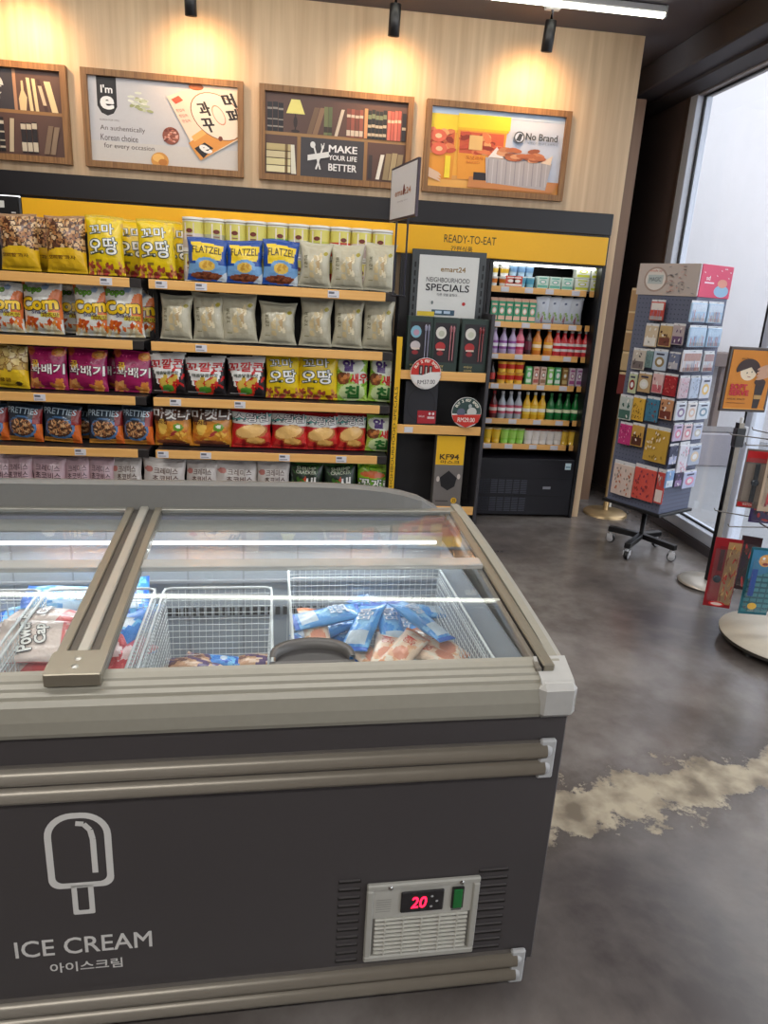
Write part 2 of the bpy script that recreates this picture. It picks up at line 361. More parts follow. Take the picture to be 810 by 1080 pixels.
# neighbouring chiller sliver at far left
t = thing('tall_chiller', 'black cabinet edge with pale blue glass at the far left of the wall', 'chiller', (-2.3, 5.0, 0))
mb = MB(); mb.box(-.3, .515, .068, .5, 0, 2.05, (26, 26, 28), bev=.006); mb.build('body', SATIN, t)
mb = MB(); mb.box(-.3, .465, .061, .067, .2, 1.93, (120, 160, 210)); mb.build('door_glass', GLOSS, t)
mb = MB(); mb.box(-.1, .43, .062, .067, 1.98, 2.02, (230, 230, 225)); mb.box(.47, .495, .062, .067, 1.95, 1.958, (210, 210, 210)); mb.build('notice_strip', PRINT, t)

# wood framed pictures ------------------------------------------------------
def picture(x0, x1, label, art, bgc):
    z0, z1 = 2.255, 2.8; W = x1-x0; H = z1-z0
    t = thing('framed_picture', label, 'picture', ((x0+x1)/2, YW, z0))
    mb = MB(); fw_ = .036; d0, d1 = -.045, -.001
    a, b = -W/2, W/2
    mb.prism([(a, 0), (b, 0), (b-fw_, fw_), (a+fw_, fw_)], d0, d1, (140, 100, 60)); mb.prism([(a, H), (b, H), (b-fw_, H-fw_), (a+fw_, H-fw_)], d0, d1, (140, 100, 60))
    mb.prism([(a, 0), (a+fw_, fw_), (a+fw_, H-fw_), (a, H)], d0, d1, (140, 100, 60)); mb.prism([(b, 0), (b-fw_, fw_), (b-fw_, H-fw_), (b, H)], d0, d1, (140, 100, 60))
    mb.build('frame', FRAMEWOOD, t)
    mb = MB(); w_, h_ = W-2*fw_, H-2*fw_
    mb.box(a+fw_, b-fw_, -.02, -.001, fw_, H-fw_, bgc)
    clip = lambda u, v: (a+fw_+min(max(u, 0), 1)*w_, fw_+min(max(v, 0), 1)*h_)
    def fn(u, v, o): X, Z = clip(u, v); return (X, -.02-o, Z)
    f = Flat(mb, fn, .00012); art(f, w_/h_); mb.build('print', PRINT, t)
def books(f, x0, x1, y0, h, cols, n, lean=0, gap=.1, bands=None, asp=1):
    bw = (x1-x0)/n
    for i in range(n):
        xa = x0+i*bw; xb = xa+bw*(1-gap); hh = h*rnd.uniform(.92, 1.0); c = cols[i % len(cols)]
        f.poly([(xa, y0), (xb, y0), (xb+lean*hh, y0+hh), (xa+lean*hh, y0+hh)], c)
        for q in (bands or ()):
            f.poly([(xa+lean*hh*q[0], y0+hh*q[0]), (xb+lean*hh*q[0], y0+hh*q[0]), (xb+lean*hh*q[1], y0+hh*q[1]), (xa+lean*hh*q[1], y0+hh*q[1])], q[2])
BRN = (92, 66, 58)
CR = (214, 196, 160)
def art_books_l(f, a):
    f.rect(0, .49, 1, .53, (150, 112, 70)); f.rect(.42, .53, .69, 1, (60, 56, 62)); f.rect(.69, .53, .71, 1, (176, 134, 104))
    f.ell(.575, .8, .055, .12, (210, 208, 204)); f.rect(.5, .72, .64, .8, (60, 56, 62)); f.text('BEST', .56, .76, .11, .06, (230, 226, 220), .02); f.text('MENU', .56, .66, .08, .05, (230, 226, 220), .02)
    f.poly([(.725, .53), (.765, .53), (.775, .68), (.757, .76), (.755, .87), (.742, .87), (.74, .76), (.722, .66)], (222, 196, 150))
    for x in (.79, .825): books(f, x, x+.024, .53, .4, [(226, 206, 160)], 1, -.04)
    books(f, .885, .91, .53, .38, [(74, 50, 46)], 1, -.12, bands=[(.2, .8, (210, 190, 160))]); books(f, .93, .975, .53, .38, [(226, 204, 158)], 1, -.12)
    books(f, .3, .615, .03, .42, [(34, 30, 34)], 9, 0, .1, [(.1, .16, (190, 180, 160)), (.3, .34, (190, 180, 160)), (.55, .6, (190, 180, 160)), (.8, .9, (200, 190, 170))])
    books(f, .635, .665, .03, .4, [(196, 180, 150)], 1, .05)
    books(f, .72, .83, .03, .38, [(40, 34, 38)], 3, 0, .15, [(.05, .35, (204, 192, 170)), (.78, .96, (204, 192, 170))])
    books(f, .86, .94, .03, .34, [(126, 104, 84), (140, 118, 96)], 2, .12, .15)
def art_ime(f, a):
    f.rect(.0, .0, 1, .25, (206, 200, 194))
    f.poly([(.055, 1), (.185, 1), (.185, .66), (.16, .58), (.12, .55), (.08, .58), (.055, .66)], (30, 26, 28))
    f.text("I'm", .12, .86, .075, .09, (245, 243, 240), .03); f.text('e', .12, .7, .075, .14, (245, 243, 240), .05); f.text('KOREA FOR YOU', .13, .5, .13, .02, (110, 100, 98))
    for i, s_ in enumerate(('An authentically', 'Korean choice', 'for every occasion')): f.text(s_, .235+(-.02, -.045, .02)[i], .4-i*.105, (.3, .25, .34)[i], .075, (96, 84, 80), .004)
    for q in range(26):
        x = .35+rnd.gauss(0, .032); y = .72+rnd.gauss(0, .045); f.ell(x, y, .016, .026, rnd.choice([(222, 224, 206), (200, 204, 172), (236, 236, 224), (168, 172, 120)]), rnd.random()*3, 7)
    f.ell(.54, .37, .058, .105, (150, 84, 66))
    for q in range(34): f.ell(.54+rnd.uniform(-.045, .045), .37+rnd.uniform(-.08, .08), .009, .015, rnd.choice([(226, 170, 150), (120, 56, 44), (200, 120, 96)]), rnd.random()*3, 6)
    f.ell(.46, .06, .06, .1, (214, 150, 70)); f.ell(.45, .09, .04, .05, (240, 186, 100)); f.ell(.48, .04, .03, .04, (190, 120, 50))
    f.poly([(.52, .83), (.76, 1), (1, 1), (1, .38), (.74, .1)], (236, 214, 190)); f.poly([(.66, .3), (.8, .48), (1, .62), (1, .4), (.74, .1), (.71, .17)], (222, 150, 70))
    f.poly([(.7, .32), (.84, .5), (1, .6), (1, .66), (.82, .56), (.68, .38)], (240, 180, 100))
    f.ell(.86, .64, .17, .29, (150, 96, 66), .3, 28); f.ell(.86, .64, .163, .28, (238, 222, 200), .3, 28)
    for (x, y, s_) in ((.77, .72, '과'), (.94, .84, '머'), (.8, .53, '꾸'), (.97, .66, '퍼')): f.text(s_, x, y, .075, .16, (44, 34, 34), .05, .25)
    f.ell(.87, .66, .04, .12, (212, 150, 120), .25); f.ell(.87, .66, .034, .105, (240, 220, 200), .25)
    f.poly([(.7, .24), (.77, .32), (.83, .26), (.76, .13)], (34, 28, 30)); f.text('e', .775, .24, .05, .1, (240, 236, 230), .06, .6)
    f.poly([(.55, .8), (.6, .85), (.63, .8), (.58, .75)], (206, 90, 60)); f.ell(.72, .97, .05, .04, (170, 90, 40)); f.ell(.88, .38, .015, .03, (120, 60, 40))
    for i in range(3): f.text('한입쏙', .61+.02*i, .68-.06*i, .06, .035, (190, 110, 90), .01, .3)
def art_better(f, a):
    bl = [(36, 32, 38)]
    f.rect(0, .49, 1, .53, (160, 122, 78)); f.rect(.225, 0, .25, .5, (150, 112, 70)); f.rect(.7, 0, .725, .5, (150, 112, 70)); f.rect(.25, 0, .7, .49, (64, 60, 64))
    books(f, .015, .13, .53, .36, bl, 3, 0, .12, [(.15, .2, (150, 140, 130)), (.4, .44, (150, 140, 130)), (.75, .82, (150, 140, 130))])
    f.poly([(.145, .76), (.275, .76), (.24, .93), (.18, .93)], (240, 226, 130)); f.ell(.21, .66, .014, .07, (50, 36, 34)); f.rect(.205, .53, .215, .76, (50, 36, 34)); f.ell(.21, .55, .03, .02, (50, 36, 34))
    books(f, .29, .37, .53, .33, [(120, 92, 70), (140, 108, 82)], 2, .16); books(f, .41, .47, .53, .37, [(112, 118, 78), (96, 104, 70)], 2, 0, .1, [(.1, .3, (60, 50, 40))])
    books(f, .485, .51, .53, .34, [(206, 190, 168)], 1, .14); books(f, .57, .69, .53, .35, [(120, 70, 60), (150, 84, 70)], 4, 0, .15, [(.05, .25, (206, 190, 170)), (.7, .8, (206, 190, 170))])
    books(f, .695, .72, .53, .39, [(214, 150, 100)], 1); books(f, .72, .855, .53, .37, [(40, 44, 46)], 5, 0, .1, [(.1, .2, (190, 176, 150)), (.4, .5, (190, 176, 150)), (.7, .85, (120, 130, 100))])
    books(f, .86, .96, .53, .37, [(206, 112, 96), (190, 96, 84)], 4, 0, .15, [(.6, .7, (236, 190, 160))]); books(f, .965, .995, .53, .37, bl, 1, 0, .1, [(.4, .5, (190, 176, 150))])
    for i, c in enumerate([(226, 214, 170), (214, 200, 150), (206, 190, 150), (190, 170, 120)]): f.rect(.01, .03+.09*i, .18, .11+.09*i, c); f.rect(.14, .03+.09*i, .16, .11+.09*i, (120, 96, 60))
    f.poly([(.185, .02), (.22, .02), (.205, .38), (.18, .38)], (226, 220, 200))
    f.text('MAKE', .55, .37, .2, .085, (236, 234, 232), .035); f.text('YOUR LIFE', .55, .26, .2, .06, (236, 234, 232), .03); f.text('BETTER', .55, .14, .2, .085, (236, 234, 232), .035)
    wc = (222, 220, 216)
    f.line([(.34, .4), (.39, .1)], .012, wc); f.ell(.335, .4, .018, .04, wc); f.line([(.41, .4), (.36, .1)], .012, wc); f.line([(.395, .42), (.4, .36)], .006, wc); f.line([(.415, .43), (.41, .36)], .006, wc)
    f.poly([(.3, .2), (.45, .26), (.45, .33), (.3, .27)], wc)
    books(f, .735, .765, .03, .32, [(60, 50, 50)], 1); books(f, .79, .82, .03, .34, [(226, 220, 206)], 1, .1); books(f, .84, .97, .03, .36, [(150, 130, 96), (170, 150, 112)], 3, .06)
def art_nobrand(f, a):
    for i in range(16): f.rect(0, i/16, .5, (i+1)/16+.002, (246, 170+i*2, 60+i*2))
    f.rect(0, .82, .5, .92, (244, 206, 70)); f.rect(0, .92, 1, 1, (176, 196, 220)); f.rect(0, 0, 1, .16, (226, 160, 84)); f.rect(0, .0, .5, .1, (236, 176, 90))
    for (xa, xb, yb, yt) in ((-.02, .18, .1, .9), (.22, .55, .12, .94)):
        f.poly([(xa, yb), (xb, yb), (xb+.02, yt-.15), (xa-.02, yt-.15)], (238, 158, 56)); f.rect(xa-.02, yt-.17, xb+.04, yt, (248, 214, 50)); f.rect(xa-.02, yt-.2, xb+.03, yt-.17, (240, 190, 40))
        f.rect(xa, .45, xb, .72, (214, 96, 60))
        for q in range(30): f.ell(rnd.uniform(xa+.02, xb-.02), rnd.uniform(.46, .71), .028, .045, rnd.choice([(206, 84, 56), (232, 130, 80), (150, 54, 36), (240, 170, 110)]), rnd.random()*3, 8)
    for (x, y) in ((.06, .64), (.07, .48)): f.ell(x, y, .06, .08, (232, 110, 80)); f.ell(x, y, .025, .03, (246, 200, 150))
    f.rect(.29, .5, .39, .68, (236, 190, 120)); f.rect(.12, .12, .16, .4, (248, 220, 60)); f.text('도넛과자', .34, .4, .13, .05, (190, 90, 40), .01); f.text('BAKED', .33, .34, .1, .03, (200, 110, 50))
    for i in range(3): f.poly([(-.0, .12+.02*i), (.1, .06+.04*i), (.08, .1+.04*i), (0, .18+.03*i)], (226, 190, 160))
    f.poly([(.3, .02), (.95, .02), (1, .16), (.31, .16)], (206, 136, 80)); f.rect(.34, .12, .45, .22, (46, 40, 44))
    f.poly([(.44, .1), (.9, .05), (.93, .4), (.42, .42)], (184, 176, 176))
    for i in range(14):
        x = .45+i*.034; f.line([(x, .09), (x-.003, .4)], .006, (206, 200, 200) if i % 2 else (150, 144, 148))
    f.poly([(.44, .42), (.5, .56), (.56, .42)], (240, 232, 226)); f.poly([(.84, .4), (.93, .5), (.92, .38)], (240, 214, 186))
    for q in range(22): f.ell(rnd.uniform(.52, .84), .42+rnd.uniform(0, .12), .05, .03, rnd.choice([(206, 132, 90), (190, 110, 70), (222, 160, 116), (160, 90, 60)]), rnd.uniform(-.4, .4), 10)
    f.ell(.66, .7, .04, .075, (66, 72, 80)); f.ell(.66, .7, .032, .06, (200, 210, 226)); f.poly([(.635, .66), (.66, .75), (.685, .74), (.67, .65)], (66, 72, 80))
    f.text('No Brand', .83, .72, .24, .085, (60, 66, 74), .03); f.text('브랜드가 아니다, 소비자다', .84, .64, .23, .03, (90, 96, 106))
picture(-2.42, -1.443, 'wood-framed bookshelf print at far left with menu plaque and vase, cut by the photo edge', art_books_l, BRN)
picture(-1.358, -.386, 'wood-framed grey print reading An authentically Korean choice with snack photos', art_ime, (200, 198, 200))
picture(-.288, .69, 'wood-framed bookshelf print with lamp and MAKE YOUR LIFE BETTER plaque', art_better, BRN)
picture(.775, 1.742, 'wood-framed No Brand print of yellow tubs and a basket of cookies', art_nobrand, (196, 206, 224))

# ceiling lights ------------------------------------------------------------
t = thing('batten_light', 'long white fluorescent batten light on the ceiling above the right pictures', 'light', (0, 4.62, 3.279))
mb = MB(); mb.box(-2.6, 2.07, -.024, .024, -.035, 0, (236, 236, 232), bev=.004); mb.box(2.07, 2.08, -.026, .026, -.06, 0, (226, 226, 222), bev=.003); mb.build('housing', SATIN, t)
mb = MB(); mb.tube([(-2.6, 0, -.046), (2.068, 0, -.046)], .014, (255, 255, 240), 12); mb.build('light_tube', LED, t)
for i, px in enumerate((203, 416, 579)):
    p = at_z(px, (5, 22, 38)[i], 3.12)
    x = p[0]; y = 4.76
    t = thing('ceiling_spotlight', 'black cylinder spotlight on the ceiling, %s' % ('above the Korean choice print', 'above the bookshelf print with lamp', 'above the No Brand print')[i], 'spotlight', (x, y, 3.28), group='spotlights washing the wood wall')
    mb = MB(); mb.box(-.045, .045, -.02, .02, -.03, 0, (226, 224, 220), bev=.003); mb.build('mount', SATIN, t)
    mb = MB(); mb.tube([(0, 0, -.02), (0, 0, -.08)], .008, (180, 180, 180), 8); mb.build('stem', CHROME, t)
    mb = MB(); mb.T = Matrix.Translation((0, 0, -.08)) @ Matrix.Rotation(R(12), 4, 'X')
    mb.lathe([(.028, 0), (.034, -.004), (.034, -.16), (.03, -.163), (.028, -.15)], (20, 19, 21), 20); mb.build('can', SATIN, t)
for x in (-1.66, at_z(203, 5, 3.12)[0], at_z(416, 22, 3.12)[0], at_z(579, 38, 3.12)[0]):
    l = bpy.data.lights.new('spot_glow', 'SPOT'); l.energy = 13; l.color = (1, .58, .26); l.spot_size = R(125); l.spot_blend = 1; l.shadow_soft_size = .03
    o = bpy.data.objects.new('spot_glow', l); col.objects.link(o); o.location = (x, 4.80, 3.03)
    d = Vector((0, .30, -.17)); o.rotation_euler = d.to_track_quat('-Z', 'Y').to_euler()

# ================================================================== SNACK BAGS
class Art:
    def __init__(s, nx, ny, base):
        u = (np.arange(nx)+.5)/nx; v = (np.arange(ny)+.5)/ny; s.U, s.V = np.meshgrid(u, v); s.C = np.zeros((ny, nx, 3)); s.C[:] = base
    def put(s, m, c): s.C[m] = c
    def rect(s, a, b, c, d, col_): s.put((s.U >= a) & (s.U <= c) & (s.V >= b) & (s.V <= d), col_)
    def ell(s, cx, cy, rx, ry, col_, rot=0):
        X = s.U-cx; Y = s.V-cy; c, n = math.cos(rot), math.sin(rot); A = (X*c+Y*n)/rx; B = (-X*n+Y*c)/ry; s.put(A*A+B*B < 1, col_)
    def scat(s, a, b, c, d, n, rx, ry, cols, seed=1, edge=None):
        r = random.Random(seed)
        for i in range(n):
            x, y, ro = r.uniform(a, c), r.uniform(b, d), r.random()*3
            if edge: s.ell(x, y-.008, rx*1.15, ry*1.15, edge, ro)
            s.ell(x, y, rx*r.uniform(.8, 1.1), ry*r.uniform(.8, 1.1), r.choice(cols), ro)
    def tri(s, pts, col_):
        m = np.ones(s.U.shape, bool); n = len(pts); cx = sum(p[0] for p in pts)/n; cy = sum(p[1] for p in pts)/n
        for i in range(n):
            (ax, ay), (bx, by) = pts[i], pts[(i+1) % n]
            e = (bx-ax)*(s.V-ay)-(by-ay)*(s.U-ax); e0 = (bx-ax)*(cy-ay)-(by-ay)*(cx-ax); m &= (e*e0 >= 0)
        s.put(m, col_)
def bagmesh(name, w, h, d, base, paint, texts=(), seed=0, nx=34, ny=46, back=None, flare=.08, mt=None, crimp=.05):
    r = random.Random(seed); ph = [r.uniform(0, 6) for _ in range(8)]
    art = Art(nx, ny, base)
    if paint: paint(art)
    def P(u, v, o=0, side=1):
        s_ = 2*u-1; e = crimp
        vv = min(max((v-e)/(1-2*e), 0), 1)
        prof = (max(0, 1-abs(s_)**2.4))**.62 * (math.sin(math.pi*vv))**.55 if 0 < vv < 1 else 0
        near = math.exp(-((min(v, 1-v)-e)/.13)**2)
        wr = .10*near*math.sin(s_*11+ph[0]+v*3)+.05*math.sin(s_*5+v*9+ph[1])*(1-s_*s_)+.04*math.sin(v*17+ph[2]+s_*3)*abs(s_)
        prof2 = prof*(1+wr) if prof > 0 else 0
        pinch = 1-flare*math.sin(math.pi*v)**.7 + (.02*math.sin(v*13+ph[3]+(s_ > 0)*2))*(1-abs(2*v-1))
        x = s_*w/2*pinch; z = v*h
        y = -side*(d/2*prof2+.0012+o)
        if v < e or v > 1-e: y += .0015*math.sin(u*nx*3.1)
        lean = .012*math.sin(ph[4]+v*2)*(v > .5)*(2*v-1)
        return (x, y+lean, z+(.006*math.sin(s_*2.2+ph[5])*(v)))
    mb = MB(); vs = []; fs = []; cs = []
    for side in (1, -1):
        o = len(vs)
        for j in range(ny+1):
            for i in range(nx+1): vs.append(P(i/nx, j/ny, 0, side))
        for j in range(ny):
            for i in range(nx):
                q = o+j*(nx+1)+i; f_ = (q, q+1, q+nx+2, q+nx+1); fs.append(f_ if side == 1 else f_[::-1]); cs.append(tuple(art.C[j, i]) if side == 1 else tuple(art.C[j, nx-1-i]) if back is None else back)
    for i in range(nx):
        a = i; b = (nx+1)*(ny+1)+i; fs.append((a, b, b+1, a+1)); cs.append(base)
        a = ny*(nx+1)+i; b = a+(nx+1)*(ny+1); fs.append((a, a+1, b+1, b)); cs.append(base)
    for j in range(ny):
        a = j*(nx+1); b = a+(nx+1)*(ny+1); fs.append((a, a+nx+1, b+nx+1, b)); cs.append(base)
        a += nx; b += nx; fs.append((a, b, b+nx+1, a+nx+1)); cs.append(base)
    mb.add(vs, fs, cs, 0, True)
    k = 0
    for tx in texts:
        (s_, cx, cy, tw, th, c) = tx[:6]; opt = tx[6] if len(tx) > 6 else {}
        ol = opt.get('ol')
        asp = w/h
        rot = opt.get('rot', 0)
        def fn(X, Y, off): return P(cx+(X)/w, cy+Y/h, off)
        k += 1
        if ol:
            TS = 1.14 if name.endswith('bag') else 1
            text(mb, s_, 0, 0, tw*w*TS, th*h*TS, ol, lambda X, Y, e: fn(X, Y, .003+.0008*k+e), opt.get('b', .02)+.05, rot)
            k += 1
        TS = 1.14 if name.endswith('bag') else 1
        text(mb, s_, 0, 0, tw*w*TS, th*h*TS, c, lambda X, Y, e: fn(X, Y, .003+.0008*k+e), opt.get('b', .02), rot)
    o = mb.build(name, mt or FOIL)
    return o
NUT = [(196, 148, 96), (176, 120, 72), (214, 172, 120), (150, 96, 60), (226, 194, 150)]
WHT = (245, 243, 238); BLK = (30, 26, 26)
def p_nuts(a):
    a.rect(0, .36, 1, 1, (92, 54, 34)); a.scat(0, .42, 1, 1.0, 150, .058, .036, NUT, 3, (70, 40, 26)); a.ell(.5, .2, .62, .24, (240, 192, 34)); a.rect(0, 0, 1, .2, (240, 192, 34)); a.rect(0, .95, 1, 1, (170, 130, 90)); a.rect(.06, .28, .6, .3, (180, 130, 30))
def p_oddang(a):
    a.scat(.0, .0, 1, .2, 34, .06, .04, [(176, 84, 50), (206, 70, 70), (222, 150, 90), (150, 70, 40)], 4); a.scat(.75, .5, 1, .95, 8, .05, .04, [(222, 180, 90), (236, 206, 60)], 9); a.rect(.25, .22, .4, .26, (150, 120, 40)); a.rect(0, .96, 1, 1, (214, 180, 20))
def p_flat(a):
    a.tri([(.1, .9), (.92, .84), (.86, .5), (.12, .46)], (248, 212, 40)); a.rect(0, .16, 1, .4, (120, 170, 220)); a.ell(.5, .42, .3, .12, (120, 170, 220)); a.ell(.5, .36, .22, .12, (236, 196, 90)); a.scat(.38, .3, .62, .42, 8, .05, .03, [(246, 212, 110), (214, 160, 60)], 2); a.ell(.5, .12, .42, .09, (140, 72, 44)); a.scat(.2, .06, .8, .16, 12, .07, .03, [(170, 96, 60), (110, 52, 34)], 5); a.tri([(.72, .02), (1, .25), (1, 0)], (220, 228, 236))
def p_cream(a):
    a.rect(.28, .2, .76, .84, (190, 182, 156)); a.scat(.36, .25, .7, .75, 16, .08, .05, [(216, 198, 156), (230, 218, 186), (190, 162, 116), (206, 186, 140)], 6); a.ell(.84, .76, .07, .05, (170, 156, 50)); a.rect(.3, .93, .7, .945, (120, 116, 90)); a.rect(.14, .2, .3, .22, (150, 146, 110)); a.rect(.84, .2, .86, .5, (214, 210, 190))
def p_corn(a):
    a.rect(0, 0, .1, 1, (236, 236, 232)); a.ell(.55, .86, .24, .12, WHT); a.ell(.62, .9, .1, .05, (170, 196, 224)); a.rect(0, .8, .1, 1, (226, 120, 60)); a.scat(0, .12, 1, .28, 20, .09, .05, [(232, 110, 30), (240, 150, 50), (206, 80, 24)], 8); a.scat(0, 0, 1, .1, 14, .1, .05, [(240, 232, 206), (226, 206, 160)], 3); a.ell(.9, .55, .2, .3, (236, 126, 60)); a.rect(.5, .32, .95, .42, (236, 226, 60))
def p_magenta(a):
    a.ell(.82, .88, .18, .1, (214, 120, 60)); a.ell(.82, .88, .1, .055, (240, 180, 90)); a.ell(.1, .9, .1, .1, (190, 90, 50)); a.scat(0, 0, .35, .2, 8, .1, .06, [(226, 150, 90), (206, 120, 60), (240, 176, 100)], 3); a.scat(.6, .03, 1, .22, 10, .12, .06, [(226, 140, 60), (240, 170, 90)], 7); a.scat(0, .2, 1, .9, 20, .014, .01, [(230, 90, 150)], 5)
def p_kkal(a):
    a.tri([(.0, .92), (1, .96), (.8, .28), (.2, .24)], (240, 238, 234)); a.tri([(.22, .36), (.8, .4), (.68, .02), (.32, .02)], (222, 60, 34)); a.scat(.25, .2, .75, .42, 10, .09, .06, [(240, 170, 60), (226, 190, 80)], 2); a.ell(.5, .14, .16, .09, (90, 160, 50)); a.scat(.6, .15, .95, .6, 8, .03, .08, [(206, 24, 24)], 4); a.rect(.1, .06, .5, .09, (220, 220, 216))
def p_green(a):
    a.scat(0, 0, 1, 1, 40, .14, .03, [(150, 200, 50), (196, 226, 110), (110, 170, 40)], 2); a.ell(.45, .78, .42, .18, (236, 240, 226)); a.ell(.5, .2, .42, .2, (214, 232, 170)); a.ell(.2, .5, .2, .14, (120, 70, 40)); a.scat(.05, .4, .45, .6, 8, .07, .05, [(160, 90, 50), (200, 130, 70)], 5); a.ell(.75, .52, .28, .14, (226, 232, 214)); a.rect(0, .93, 1, 1, (150, 190, 80))
def p_pretty(a):
    a.rect(0, .0, 1, .12, (220, 150, 60)); a.tri([(.75, 0), (1, 0), (1, .7), (.85, .4)], (226, 110, 40)); a.ell(.48, .4, .4, .3, (86, 130, 180)); a.ell(.48, .4, .34, .24, (70, 50, 44)); a.scat(.2, .22, .78, .58, 70, .07, .02, [(206, 150, 96), (160, 100, 60), (226, 180, 130), (110, 66, 40)], 4); a.rect(.1, .62, .7, .66, (40, 60, 80)); a.rect(.8, .5, 1, .9, (150, 40, 40))
def p_orange(a):
    a.tri([(0, 1), (1, 1), (1, .7), (0, .62)], (70, 46, 36)); a.scat(.0, .1, 1, .45, 20, .12, .04, [(240, 190, 80), (226, 150, 50), (206, 110, 40), (180, 60, 60)], 5); a.ell(.68, .5, .13, .1, (110, 160, 50)); a.ell(.68, .52, .06, .05, (240, 240, 230)); a.ell(.45, .1, .4, .07, (150, 80, 50)); a.rect(.2, .0, .9, .06, (60, 30, 30)); a.ell(.25, .5, .12, .2, (246, 200, 90))
def p_redchip(a):
    a.rect(0, .62, 1, .95, (226, 226, 220)); a.tri([(0, .7), (1, .84), (1, .9), (0, .76)], (90, 170, 160)); a.scat(0, 0, 1, .35, 14, .2, .05, [(150, 14, 20), (220, 60, 50)], 2); a.ell(.5, .44, .42, .2, (196, 120, 56), .2); a.ell(.48, .46, .38, .17, (244, 196, 120), .2); a.ell(.6, .2, .26, .1, (200, 116, 50)); a.ell(.6, .22, .23, .08, (240, 186, 100)); a.rect(0, .92, 1, 1, (190, 22, 30))
def p_pink(a): a.rect(.2, .86, .7, .88, (120, 90, 96)); a.rect(0, .95, 1, 1, (190, 160, 166)); a.scat(.0, .0, 1, .3, 10, .12, .06, [(240, 222, 222), (226, 200, 204)], 2)
def p_white(a): a.ell(.14, .74, .1, .07, (206, 130, 120)); a.rect(.3, .86, .8, .88, (140, 110, 96)); a.ell(.2, .2, .2, .12, (110, 66, 46)); a.rect(0, .95, 1, 1, (206, 200, 196))
def p_crab(a):
    a.tri([(0, .25), (.6, .55), (.5, .35), (.05, .1)], (206, 60, 40)); a.scat(0, .35, .5, .6, 12, .1, .03, [(220, 90, 50), (70, 120, 40), (190, 40, 30)], 2); a.rect(0, .94, 1, 1, (50, 90, 40)); a.scat(0, .7, 1, .95, 14, .1, .02, [(40, 80, 40), (60, 110, 50)], 5)
def p_crabg(a):
    a.scat(0, .7, 1, 1, 20, .14, .03, [(80, 150, 30), (170, 210, 60)], 2); a.ell(.4, .74, .34, .08, (226, 110, 50)); a.ell(.5, .5, .46, .14, (120, 186, 40)); a.rect(.05, .2, .95, .3, (240, 240, 200))
def p_nutball(a):
    a.rect(0, .45, 1, 1, (196, 160, 80)); a.scat(0, .5, 1, .95, 36, .11, .075, [(226, 200, 130), (206, 176, 100), (236, 216, 160)], 3, (150, 110, 50)); a.tri([(0, .5), (.5, .34), (1, .52), (1, 0), (0, 0)], (240, 200, 40)); a.ell(.75, .12, .09, .05, (60, 44, 20))
